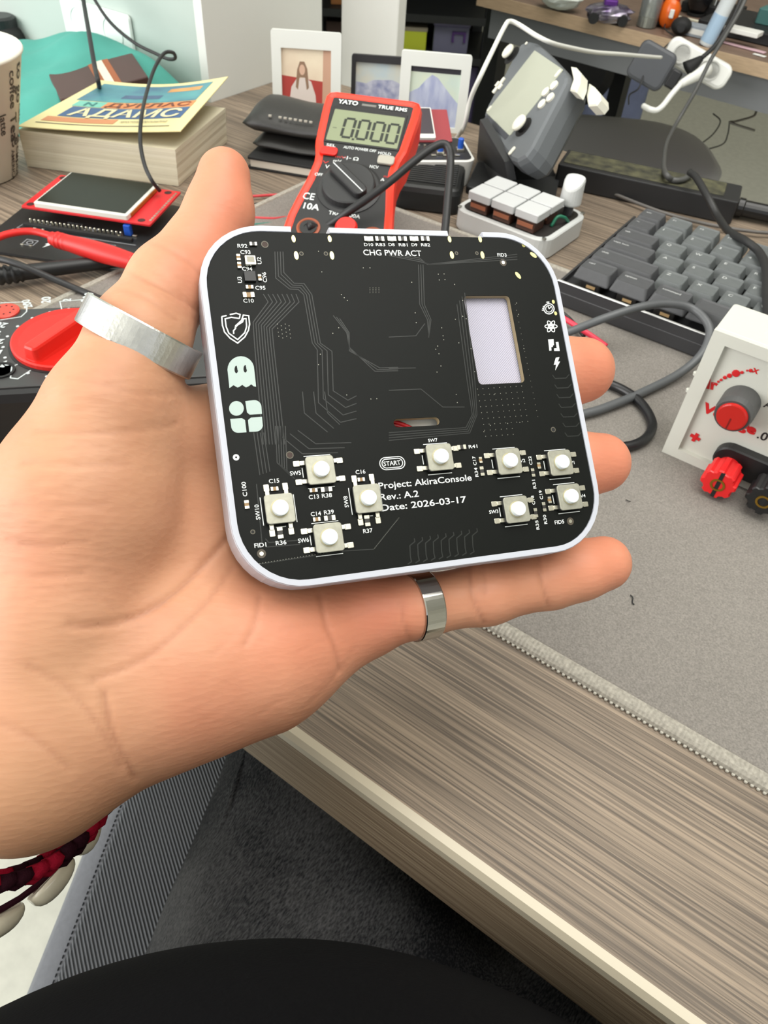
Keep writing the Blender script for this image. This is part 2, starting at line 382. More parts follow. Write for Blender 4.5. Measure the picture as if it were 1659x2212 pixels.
# board with window and slot cut through
def slot_loop(c0, c1, r, n=8):
    c0 = np.array(c0); c1 = np.array(c1); a = math.atan2(*(c1 - c0)[::-1]); o = []
    for cc, s in ((c1, -90), (c0, 90)):
        for i in range(n + 1):
            t = a + math.radians(s + 180 * i / n); o.append((cc[0] + r * math.cos(t), cc[1] + r * math.sin(t)))
    return o
wc = [pl(*p) for p in ((1004, 640), (1103, 637), (1131, 827), (1031, 831))]
wx0, wx1 = (wc[0][0] + wc[3][0]) / 2, (wc[1][0] + wc[2][0]) / 2; wy1, wy0 = (wc[0][1] + wc[1][1]) / 2, (wc[2][1] + wc[3][1]) / 2
win = [(x + (wx0 + wx1) / 2, y + (wy0 + wy1) / 2) for x, y in rrect(wx1 - wx0, wy1 - wy0, 0.0011, 5)]
sl = slot_loop(pl(859, 914), pl(941, 910), 0.00105)
board_out = rrect(PW, PH, PR, 12)
link('board', fillmesh([board_out, win, sl], -0.0015, 0.0), solder, console)
bw = MB()                                                             # raw fibreglass showing in the cut-outs
for lp in (win, sl):
    n = len(lp); ins = inset(lp, 0.00006); v = [(x, y, -0.0015) for x, y in ins] + [(x, y, -0.00002) for x, y in ins]
    bw.add(v, [(i, i + n, (i + 1) % n + n, (i + 1) % n) for i in range(n)])
bw.obj('cut_edge', fr4, console)
plate_m = bpy.data.materials.new('lilac_hatched_plate'); plate_m.use_nodes = True; _nt = plate_m.node_tree; _b = _nt.nodes['Principled BSDF']
_tc = _nt.nodes.new('ShaderNodeTexCoord'); _mp = _nt.nodes.new('ShaderNodeMapping'); _mp.inputs['Rotation'].default_value = (0, 0, 0.85)
_nt.links.new(_tc.outputs['Object'], _mp.inputs['Vector']); _w = _nt.nodes.new('ShaderNodeTexWave'); _w.inputs['Scale'].default_value = 700; _w.inputs['Distortion'].default_value = 0.6
_nt.links.new(_mp.outputs['Vector'], _w.inputs['Vector']); _rp = _nt.nodes.new('ShaderNodeValToRGB')
_rp.color_ramp.elements[0].color = rgb(168, 165, 181); _rp.color_ramp.elements[1].color = rgb(182, 179, 194)
_nt.links.new(_w.outputs['Fac'], _rp.inputs['Fac']); _nt.links.new(_rp.outputs['Color'], _b.inputs['Base Color']); _b.inputs['Roughness'].default_value = 0.5
_bp = _nt.nodes.new('ShaderNodeBump'); _bp.inputs['Strength'].default_value = 0.3; _bp.inputs['Distance'].default_value = 0.0002
_nt.links.new(_w.outputs['Fac'], _bp.inputs['Height']); _nt.links.new(_bp.outputs['Normal'], _b.inputs['Normal'])
MB().rbox(wx0 - 0.003, wx1 + 0.003, wy0 - 0.003, wy1 + 0.003, -0.0032, -0.0018, 0.001, 0.0001).obj('window_plate', plate_m, console)
s0 = pl(852, 905); s1 = pl(950, 915)
MB().rbox(s0[0] - 0.004, s1[0] + 0.004, s1[1] - 0.003, s0[1] + 0.004, -0.0046, -0.0034, 0.001, 0.0001).obj('battery_pouch', white_pl, console)
for k, dy in enumerate((0.0, -0.0009)):
    a = pl(846, 903); b = pl(912, 926)
    tube('battery_wire', [(a[0] - 0.003, a[1] + 0.0008 + dy, -0.0028), (a[0] + 0.002, a[1] - 0.0004 + dy, -0.0026), (b[0] - 0.001, b[1] + 0.0006 + dy, -0.0027), (b[0] + 0.004, b[1] - 0.002 + dy, -0.0030)], 0.00055,
         mat('red_wire', (196, 24, 34), 0.4) if k == 0 else mat('dark_red_wire', (150, 16, 26), 0.4), console, n=8, sub=6)
# sockets behind the two gaps
for a, b in ((634, 708), (972, 1038)):
    x0, x1 = pl(a, 505)[0], pl(b, 505)[0]; y = PH / 2
    o = MB().rbox(x0, x1, y - 0.0062, y + 0.0006, -0.0048, -0.0016, 0.0008, 0.0003); o.obj('usb_socket', tin, console)

# faint copper traces under the mask
tr = MB(); TW = 0.00022
def trace(pts, zf=None, w=TW): stroke2(tr, [pl(*(zf(*p) if zf else p)) for p in pts], w, 0.0, 0.000025)
for i in range(8): trace([(560 + 38 * i, 585), (600 + 36 * i, 650), (478 + 22 * i, 815 + 8 * i), (490 + 22 * i, 1000), (560 + 25 * i, 1810)], z1)
for i in range(4): trace([(655 + 22 * i, 240), (662 + 22 * i, 455 - 15 * i), (775 + 12 * i, 545 - 16 * i), (845 + 16 * i, 548 - 16 * i), (890 + 22 * i, 590), (960 + 22 * i, 985), (1000 + 40 * i, 1040 + 4 * i), (1010 + 40 * i, 1470 - 32 * i), (1190 + 20 * i, 1630 - 60 * i), (1320, 1600 - 62 * i)], z1)
for i in range(3): trace([(880 + 90 * i, 1380), (895 + 95 * i, 1555), (1085 + 50 * i, 1710 - 30 * i)], z1)
for i in range(3): trace([(1130 + 26 * i, 760 + 12 * i), (1240 + 10 * i, 900), (1262, 1020 + 14 * i), (1470 + 20 * i, 1215 - 14 * i), (1659, 1210 - 14 * i)], z1)
for i in range(5): trace([(560 + 22 * i, 0), (575 + 22 * i, 330 + 18 * i), (690 + 10 * i, 440 + 8 * i)], z3)
for i in range(4): trace([(365 + 30 * i, 60), (420 + 30 * i, 440 - 10 * i)], z3)
for i in range(3): trace([(620 + 70 * i, 100 - 30 * i), (800 + 60 * i, 250 - 45 * i), (1120 + 60 * i, 240 - 45 * i)], z3)
trace([(390, 520), (440, 1050), (480, 1085), (780, 1062)], z3); trace([(470, 1010), (500, 1045), (760, 1025)], z3)
trace([(400, 1240), (1180, 1120), (1440, 1105), (1659, 830)], z3)
for i in range(3): trace([(0, 240 + 10 * i), (240, 280 + 14 * i), (300 + 12 * i, 330), (1000, 250 + 20 * i)], z2)
for i in range(3): trace([(230 + 18 * i, 330), (240 + 18 * i, 640), (300 + 14 * i, 760), (310, 880 + 10 * i)], z2)
for i in range(4): trace([(530 + 20 * i, 640 - 30 * i), (610 + 20 * i, 1240), (650 + 12 * i, 1500), (600 + 10 * i, 1600 + 14 * i), (0, 1640 + 20 * i)], z2)
trace([(0, 1140), (210, 1135)], z2); trace([(0, 1310), (250, 1300), (420, 1440), (590, 1440)], z2); trace([(0, 895), (210, 885), (280, 790)], z2)
for i in range(9):                                                     # meander rows near the lower and right edges
    x = 275 + 56 * i; y = -9 * i
    trace([(x - 8, 1058 + y), (x + 20, 1040 + y), (x + 12, 1005 + y), (x + 8, 925 + y), (x + 44, 895 + y), (x + 40, 872 + y)], z4, 0.00026)
for i in range(7):
    y = 1190 + 75 * i; x = 1275 + 16 * i
    trace([(x, y), (x + 20, y + 28), (x + 105, y + 24), (x + 130, y - 4)], z2, 0.00026)
tr.obj('copper_traces', trace_m, console)
vd = MB(); via_m = mat('via_tin', (150, 150, 138), 0.35, 0.6)
def dot(mb, px, py, rp, z=0.00003, n=8, ry=None, ang=0):
    c = pl(px, py); r = rp * 0.000108; r2 = (ry or rp) * 0.000108; ca, sa = math.cos(ang), math.sin(ang)
    v = [(c[0] + ca * r * math.cos(t) - sa * r2 * math.sin(t), c[1] + sa * r * math.cos(t) + ca * r2 * math.sin(t), z) for t in [2 * math.pi * i / n for i in range(n)]]
    mb.add(v + [(x, y, 0) for x, y, _ in v], [tuple(range(n))] + [(i, i + n, (i + 1) % n + n, (i + 1) % n) for i in range(n)])
for r in range(9):
    for q in range(9 - (r > 6) * 3): dot(vd, *z2(690 + q * 43 + r * 8, 1300 + r * 46 - q * 3), 0.9)
for i in range(20): dot(vd, *z2(985 + i * 9.2, 640 + i * 46), 0.7)
random.seed(3)
for x, y in ((385, 405), (430, 403), (392, 450), (437, 448), (512, 485), (575, 610), (575, 733), (602, 752), (518, 757), (412, 823), (422, 885), (427, 916), (545, 940), (380, 965), (365, 990), (390, 1025), (405, 1120), (375, 1168), (525, 1342), (533, 1405), (178, 468), (205, 706), (213, 783), (668, 1165), (640, 985), (995, 630), (1010, 718), (1052, 985), (820, 1343), (1020, 1560), (925, 1568), (790, 1583), (740, 1632)): dot(vd, *z2(x, y), 1.1)
for x, y in ((1430, 372), (1375, 372), (1245, 638), (1220, 615), (1197, 590), (1010, 237), (1037, 405), (1437, 1440), (1485, 1438), (1240, 1407), (1127, 905), (1175, 860), (1025, 1075), (1010, 1160)): dot(vd, *z1(x, y), 1.0)
for i in range(4):
    for j in range(4): dot(vd, *z1(675 + i * 32 + j * 4, 830 + j * 33 + (i % 2) * 14), 0.8); dot(vd, *z1(1430 + i * 24, 535 + j * 13), 0.6)
for i in range(28): dot(vd, *z3(420 + i * 26, 1232 - i * 4.2), 0.7); dot(vd, *z3(1450 + i * 8, 1095 - i * 10), 0.5)
tag(vd.obj('vias', via_m, console), kind='stuff')

# gold pads, fiducials, holes
for x, y, a, b, t in ((634, 516, 4.5, 8.5, 0), (640, 552, 5, 10, 0), (712, 516, 4.5, 8, 0), (717, 552, 5, 10, 0), (971, 517, 4.5, 8, 0), (976, 551, 5, 9.5, 0), (1037, 517, 4.5, 8, 0),
                      (1042, 551, 5, 9.5, 0), (1131, 530, 5, 5, 0), (1152, 551, 5, 10, 0.9), (1119, 595, 5, 10, 0.6), (1195, 652, 4, 5, 0), (1200, 677, 4, 5, 0)):
    g = MB(); dot(g, x, y, a, 0.00006, 16, b, t); g.obj('pad', gold if y > 540 or x < 1100 else mat('dull_pad', (140, 136, 80), 0.4, 0.5), console)
for x, y in ((1087, 567), (565, 1196), (1232, 1126)):
    g = MB(); dot(g, x, y, 9, 0.00002, 20); g.obj('fiducial_clearance', mat('bare_brown_board', (74, 66, 54), 0.5), console)
    g = MB(); dot(g, x, y, 4.2, 0.00006, 16); g.obj('fiducial', tin, console)
g = MB(); dot(g, 510, 988, 6.5, 0.00005, 20); g.obj('pad', silk, console); g = MB(); dot(g, 510, 988, 2, 0.00008, 12); g.obj('drill_hole', black_mt, console)
for x, y, r in ((626, 983, 7), (572, 528, 7), (1195, 928, 5.5), (546, 1149, 4), (651, 548, 4), (704, 548, 4), (986, 547, 3.5), (1030, 547, 3.5)):
    g = MB(); c = pl(x, y); stroke2(g, [(c[0] + r * 0.000108 * math.cos(t), c[1] + r * 0.000108 * math.sin(t)) for t in [i * math.pi / 8 for i in range(16)]], 0.0002, 0, 0.00005, True)
    g.obj('hole_ring', mat('hole_ring', (96, 92, 80), 0.5, 0.3), console)
    g = MB(); dot(g, x, y, r - 1.2, 0.00002, 14); g.obj('drill_hole', mat('drill_hole', (66, 50, 44), 0.7) if r > 6 else black_mt, console)

# components
def chip(px, py, wpx, hpx, kind):
    c = pl(px, py, 0.0003); w, h = wpx * 0.000108 / 2, hpx * 0.000108 / 2; horiz = w > h
    body = {'r': mat('resistor_black', (44, 42, 38), 0.4), 'c': mat('capacitor_tan', (150, 120, 80), 0.5), 'l': mat('led_white', (226, 226, 214), 0.4)}[kind]
    o = MB().rbox(c[0] - w, c[0] + w, c[1] - h, c[1] + h, 0.0, 0.00045, 0.0001, 0.00005, 2).obj({'r': 'resistor', 'c': 'capacitor', 'l': 'indicator_led'}[kind], body, console)
    for s in (-1, 1):
        e = MB()
        if horiz: e.rbox(c[0] + s * w * 0.72 - w * 0.34, c[0] + s * w * 0.72 + w * 0.34, c[1] - h * 1.05, c[1] + h * 1.05, 0.0, 0.0005, 0.00008, 0.00004, 2)
        else: e.rbox(c[0] - w * 1.05, c[0] + w * 1.05, c[1] + s * h * 0.72 - h * 0.34, c[1] + s * h * 0.72 + h * 0.34, 0.0, 0.0005, 0.00008, 0.00004, 2)
        e.obj('solder_end', tin, o)
for a in ((547, 527, 15, 8, 'r'), (515, 556, 8, 13, 'c'), (517, 573, 8, 13, 'c'), (561, 600, 7, 13, 'c'), (539, 620, 15, 8, 'c'), (537, 637, 23, 11, 'c'),
          (796, 516, 20, 11, 'l'), (820, 516, 20, 11, 'r'), (846, 516, 20, 11, 'l'), (869, 516, 20, 11, 'r'), (894, 516, 20, 11, 'l'), (918, 516, 20, 11, 'r'),
          (593, 1056, 15, 8, 'c'), (605, 1151, 11, 22, 'r'), (677, 1059, 16, 8, 'c'), (705, 1057, 23, 10, 'r'), (684, 1122, 15, 8, 'c'), (712, 1119, 23, 10, 'r'),
          (780, 1036, 15, 8, 'c'), (793, 1125, 11, 22, 'r'), (533, 1090, 9, 16, 'c'), (997, 966, 20, 10, 'r'), (1038, 994, 7, 13, 'c'), (1041, 1018, 9, 20, 'r'),
          (1164, 1006, 8, 14, 'c'), (1151, 1021, 8, 18, 'r'), (1157, 1108, 8, 20, 'r'), (1187, 1080, 8, 14, 'c'), (1175, 1095, 8, 20, 'r')): chip(*a)
c = pl(541, 562, 0.0008); o = MB().rbox(c[0] - 0.00125, c[0] + 0.00125, c[1] - 0.00115, c[1] + 0.00115, 0, 0.00095, 0.0002, 0.0001, 3).obj('metal_can_sensor', tin, console)
MB().rbox(c[0] - 0.0008, c[0] + 0.0009, c[1] - 0.0005, c[1] + 0.0009, 0.00095, 0.0010, 0.0001, 0.00002, 2).obj('can_lid', mat('can_grey', (120, 118, 106), 0.4, 0.6), o)
c = pl(540, 597, 0.0005); MB().rbox(c[0] - 0.0013, c[0] + 0.0013, c[1] - 0.0012, c[1] + 0.0012, 0, 0.0008, 0.0001, 0.00005, 2).obj('sensor_chip', black_pl, console)

# tact switches
cover_m = mat('switch_cover_metal', (164, 163, 149), 0.42, 0.55, noise=0.08, nscale=900)
plung_m = mat('milky_plunger', (236, 240, 240), 0.35, sss=0.2)
def make_switch(px, py, vert):
    c = pl(px, py, 0.0016); a = math.pi / 2 if vert else 0.0
    sw = MB().rbox(-0.0032, 0.0032, -0.0031, 0.0031, 0.0, 0.0013, 0.0005, 0.0002, 3).obj('tact_switch', black_pl, console, T(c[0], c[1], 0, a))
    MB().rbox(-0.00325, 0.00325, -0.0032, 0.0032, 0.0013, 0.00175, 0.0007, 0.00015, 4).obj('cover', cover_m, sw)
    MB().lathe([(0.00195, 0.00174), (0.0021, 0.00178), (0.0021, 0.00183)], 28).obj('collar', mat('collar_tan', (176, 170, 140), 0.45, 0.4), sw)
    MB().lathe([(0.00178, 0.0017), (0.00178, 0.0028), (0.00168, 0.00305), (0.0014, 0.00315)], 28).obj('plunger', plung_m, sw, smooth=False)
    for sx in (-1, 1):
        for sy in (-1, 1):
            p = MB(); y = sy * 0.0021
            x = sorted((sx * 0.0030, sx * 0.0044)); p.rbox(x[0], x[1], y - 0.0005, y + 0.0005, 0.0002, 0.0006, 0.0002, 0.0001, 2)
            x = sorted((sx * 0.0042, sx * 0.0058)); p.rbox(x[0], x[1], y - 0.00065, y + 0.00065, 0.0, 0.00035, 0.0002, 0.0001, 2)
            p.obj('pin', tin, sw)
    l = MB()
    for s in (-1, 1): stroke2(l, [(-0.0031, s * 0.0037), (0.0031, s * 0.0037)], 0.00018, 0, 0.00005)
    stroke2(l, [(-0.0038, -0.0011), (-0.0038, 0.0011)], 0.00018, 0, 0.00005); l.obj('outline_print', silk, sw)
for px, py, v in ((693.1, 1015, 0), (604.7, 1098.4, 1), (794.7, 1076.7, 1), (710.7, 1161.1, 0), (950.7, 987.4, 0), (1099.9, 996.4, 0), (1211.4, 999.5, 0), (1116.5, 1100.4, 0), (1231, 1073.3, 0)):
    make_switch(px, py, v)

# silkscreen lettering
def ptext(s, x0, y0, x1, y1, cap, bold=0.012):
    a = pl(x0, y0); b = pl(x1, y1); d = b - a; ang = math.atan2(d[1], d[0]); ang = round(ang / (math.pi / 2)) * math.pi / 2
    w = abs(d[0]) if abs(math.cos(ang)) > 0.5 else abs(d[1])
    text('silkscreen_text', s, silk, console, T(a[0], a[1], 0, ang), w, cap * 0.000108, bold)
for a in (('R92', 513.3, 535.2, 534.6, 535.2, 9), ('C93', 519.5, 548.6, 541.5, 549.3, 9), ('C94', 523.4, 584.8, 545.4, 585.3, 9), ('C95', 551.8, 625.9, 573.8, 626.4, 9),
          ('C10', 526, 653.7, 548.6, 654.2, 9), ('U2', 565.3, 570.7, 564.5, 555.6, 9), ('U3', 522.9, 611.3, 521.6, 598, 9), ('C96', 577, 610, 576, 588.2, 9),
          ('CHG PWR ACT', 785.4, 551.2, 910.7, 551.2, 14), ('D10', 786.8, 531.7, 806.4, 531.7, 8), ('R83', 812, 531.7, 832.4, 531.7, 8), ('D8', 839.8, 531.7, 852.8, 531.9, 8),
          ('R81', 861.6, 532.1, 880.8, 532.1, 8), ('D9', 889.4, 532.1, 901.6, 532.1, 8), ('R82', 909.9, 532.1, 929.3, 532.1, 8), ('FID3', 1074.9, 554.3, 1094.6, 554.9, 9),
          ('SW5', 627, 1027.3, 650.5, 1025, 9), ('C15', 581.3, 1044.2, 603.5, 1042, 9), ('C13', 667.4, 1078.6, 689.5, 1076.5, 9), ('R38', 695.8, 1075.5, 717.5, 1073.5, 9),
          ('C14', 671.7, 1115.4, 693.9, 1113.4, 9), ('R39', 700.4, 1111.7, 721.6, 1109.7, 9), ('C16', 768.6, 1024.4, 789.6, 1022.4, 9), ('R37', 785, 1152, 805.3, 1150, 9),
          ('R36', 596.2, 1178, 619.1, 1175.8, 9), ('SW6', 644.4, 1172.9, 667.8, 1170.6, 9), ('FID1', 549.9, 1183.6, 575.7, 1181, 9), ('SW10', 562.5, 1122, 559.5, 1089.5, 9),
          ('SW8', 753.4, 1095.5, 751, 1071.4, 9), ('C100', 534.3, 1071.9, 531.5, 1040.5, 9), ('SW7', 925.1, 955.4, 945.3, 954.2, 8), ('R41', 1012.8, 968.7, 1031.5, 967.4, 8),
          ('START', 829.2, 1006.7, 865.7, 1003, 10), ('Project: AkiraConsole', 818.7, 1056.6, 1019.1, 1036.2, 14.5), ('Rev.: A.2', 822.0, 1081.0, 904.9, 1072.4, 14.5),
          ('Date: 2026-03-17', 823.5, 1104.4, 1008, 1085.6, 14.5), ('R34', 1033.6, 1029.6, 1031, 1010, 8), ('C17', 1029.7, 1004.9, 1027.4, 985.3, 8), ('C22', 1150.2, 1004, 1147.8, 985.3, 8),
          ('R31', 1158.6, 1055.2, 1156.4, 1036.2, 8), ('SW3', 1057.1, 1110, 1076.7, 1108, 8), ('C18', 1156.2, 1089.9, 1153.8, 1070.3, 8), ('C19', 1173.1, 1078.4, 1170.8, 1059.1, 8),
          ('R35', 1165.3, 1143.5, 1163, 1123.6, 8), ('R30', 1182.2, 1131.5, 1180, 1111.6, 8), ('FID5', 1198.8, 1132.7, 1219, 1130.4, 9), ('SW2', 1114, 1000, 1135, 998, 8),
          ('SW1', 1224, 1004, 1241, 1002, 8), ('SW4', 1245, 1076, 1265, 1073.5, 8)): ptext(*a)
def outline(loop, w=0.00028, closed=True, m=silk, name='silkscreen_mark'):
    g = MB(); stroke2(g, loop, w, 0, 0.00005, closed); return g.obj(name, m, console)
def solid(loops, m=silk, name='silkscreen_mark'): return link(name, fillmesh(loops, 0.00001, 0.00006), m, console)
def Z1(*p): return [pl(*z1(*q)) for q in p]
def Z2(*p): return [pl(*z2(*q)) for q in p]
c = pl(847.5, 1000.5)
for w, h in ((0.0062, 0.0029), (0.0051, 0.0021)): outline([(c[0] + x, c[1] + y) for x, y in rrect(w, h, 0.002, 8)], 0.0002)
# shield emblem
sh = MB(); S = lambda pts, w=0.0003, cl=False: stroke2(sh, Z1(*pts), w, 0, 0.00005, cl)
S([(222, 770), (262, 760)]); S([(288, 753), (340, 742), (372, 752), (366, 785)])
S([(384, 800), (398, 757), (442, 762), (449, 830), (440, 880), (410, 935), (352, 985), (290, 945), (245, 895), (228, 840), (222, 770)])
S([(384, 800), (368, 815), (335, 845), (335, 865), (318, 885), (320, 910)])
S([(366, 785), (300, 775), (250, 788), (258, 850), (280, 905), (352, 957), (410, 900), (425, 850), (420, 785), (400, 788), (392, 812), (350, 838), (330, 862)]); sh.obj('shield_emblem', silk, console)
# ghost emblem
gl = [(378 + 109 * math.cos(math.radians(a)), 1202 - 110 * math.sin(math.radians(a))) for a in range(0, 181, 15)]
gl = gl[::-1] + [(502, 1340), (482, 1337), (462, 1320), (445, 1335), (420, 1346), (402, 1335), (390, 1325), (365, 1342), (350, 1347), (335, 1338), (318, 1328), (285, 1352)]
eye = lambda cx, cy: [(cx + 15 * math.cos(t) + (6 if -0.8 < math.sin(t) * 1 < 0.2 and math.cos(t) > 0 else 0) * -1, cy + 31 * math.sin(t)) for t in [i * math.pi / 8 for i in range(16)]]
solid([Z1(*gl), Z1(*eye(341, 1200)), Z1(*eye(414, 1195))], silk_mint, 'ghost_emblem')
# four-tile emblem
def arc(cx, cy, rx, ry, a0, a1, n=8): return [(cx + rx * math.cos(math.radians(a0 + (a1 - a0) * i / n)), cy - ry * math.sin(math.radians(a0 + (a1 - a0) * i / n))) for i in range(n + 1)]
solid([Z1(*arc(342, 1517, 60, 60, 0, 345, 23))], silk_mint, 'tile_emblem')
solid([Z1((414, 1458), (480, 1450), *arc(490, 1510, 56, 60, 90, 0), (550, 1562), (450, 1568), (428, 1550))], silk_mint, 'tile_emblem')
solid([Z1((291, 1603), (385, 1596), (412, 1612), (424, 1712), (360, 1716), *arc(355, 1660, 56, 56, 270, 180)[1:])], silk_mint, 'tile_emblem')
solid([Z1((436, 1612), (460, 1592), (550, 1585), *arc(500, 1648, 58, 58, 0, -90)[1:], (446, 1708))], silk_mint, 'tile_emblem')
# right-hand emblems: stopwatch, atom, blocks, bolt
st = MB(); circ = lambda cx, cy, r, n=16: [(cx + r * math.cos(2 * math.pi * i / n), cy + r * math.sin(2 * math.pi * i / n)) for i in range(n)]
stroke2(st, Z2(*circ(1247, 675, 40)), 0.00028, 0, 0.00005, True); stroke2(st, Z2(*circ(1247, 675, 26)), 0.0002, 0, 0.00005, True)
for p in (((1247, 675), (1262, 662)), ((1247, 675), (1240, 655)), ((1240, 632), (1238, 618)), ((1226, 624), (1250, 622)), ((1195, 672), (1206, 670)), ((1192, 686), (1208, 684)), ((1200, 655), (1210, 660)), ((1225, 700), (1218, 708))): stroke2(st, Z2(*p), 0.00025, 0, 0.00005)
st.obj('stopwatch_emblem', silk, console)
at = MB()
for k in range(3):
    a = k * math.pi / 3; stroke2(at, Z2(*[(1263 + 48 * math.cos(t) * math.cos(a) - 17 * math.sin(t) * math.sin(a), 812 + 48 * math.cos(t) * math.sin(a) + 17 * math.sin(t) * math.cos(a)) for t in [i * math.pi / 12 for i in range(24)]]), 0.00024, 0, 0.00005, True)
stroke2(at, Z2(*circ(1263, 812, 9, 12)), 0.0003, 0, 0.00005, True); at.obj('atom_emblem', silk, console)
solid([Z2((1240, 914), (1282, 911), (1286, 958), (1278, 960), (1276, 972), (1264, 974), (1266, 1000), (1250, 1002))], silk, 'block_emblem')
solid([Z2((1300, 935), (1320, 933), (1330, 1004), (1288, 1004), (1286, 984), (1308, 982))], silk, 'block_emblem')
solid([Z2((1300, 1056), (1328, 1052), (1316, 1086), (1333, 1086), (1296, 1155), (1302, 1110), (1284, 1112))], silk, 'bolt_emblem')
# ------------------------------------------------------------------ the hand (left hand, palm to the viewer), one continuous surface
def hp(px, py, hmm): return dplane(px, py, hmm / 1000.0)          # camera-space point measured from the board plane
PRIMS = []                                                        # (a, b, ra, rb, k)
def cone(a, b, k=0.005):
    pa, pb = hp(*a[:3]), hp(*b[:3]); PRIMS.append((pa, pb, a[3] * pa[2] / F, b[3] * pb[2] / F, k))
# thumb
th = [(484, 378, -13, 57), (474, 460, -14, 69), (430, 538, -13, 71), (370, 612, -12, 85), (303, 728, -8, 101), (228, 890, -8, 125), (190, 1080, -15, 186)]
for a, b in zip(th[:-1], th[1:]): cone(a, b, 0.004)
cone((190, 1080, -16, 190), (150, 1330, -22, 190), 0.008)         # thenar mass
cone((150, 1330, -22, 185), (55, 1622, -24, 170), 0.008)
# palm
cone((262, 925, -13, 106), (470, 962, -27, 96), 0.008)          # web of the thumb
cone((480, 940, -28, 104), (400, 1180, -32, 150), 0.009)
cone((400, 1180, -32, 150), (250, 1420, -30, 170), 0.009)
cone((600, 1010, -31, 104), (480, 1250, -32, 140), 0.009)
cone((700, 1160, -30, 100), (560, 1330, -29, 130), 0.009)
cone((775, 1330, -25, 96), (560, 1408, -25, 160), 0.008)          # hypothenar
cone((560, 1408, -25, 160), (380, 1445, -25, 192), 0.008)
cone((380, 1445, -25, 192), (225, 1520, -25, 178), 0.008)
cone((225, 1520, -25, 176), (70, 1640, -24, 168), 0.008)
# fingers: index (behind the board), middle, ring, little
def finger(pts, k=0.0035):
    for a, b in zip(pts[:-1], pts[1:]): cone(a, b, k)
finger([(500, 935, -26, 92), (720, 850, -23, 82), (930, 790, -22, 74), (1060, 745, -21, 62)])
finger([(620, 1000, -29, 92), (880, 905, -25, 84), (1110, 832, -22, 76), (1200, 808, -21, 76), (1256, 800, -21, 71)])
finger([(715, 1140, -29, 88), (950, 1062, -24, 80), (1150, 1022, -21, 72), (1240, 1006, -20.5, 70), (1297, 1000, -20.5, 65)])
finger([(790, 1325, -24, 88), (905, 1309, -18, 65), (1050, 1282, -17.5, 65), (1190, 1250, -17.5, 62), (1250, 1232, -17.5, 62), (1304, 1217, -17.5, 60)])
# forearm: sinks away from the viewer towards the elbow
def cam_pt(Pw): return (np.asarray(Pw) - CAM) @ R.T
wr = hp(50, 1612, -28); fa = cam_pt(C(5, 1612, .235)); el = cam_pt(C(-140, 1600, .36))
BR_R, SH_R = 0.0248, 0.0275
PRIMS.append((wr, fa, 0.0190, 0.0235, 0.010)); PRIMS.append((fa, fa + (el - fa) * 0.7, 0.0235, 0.032, 0.010))

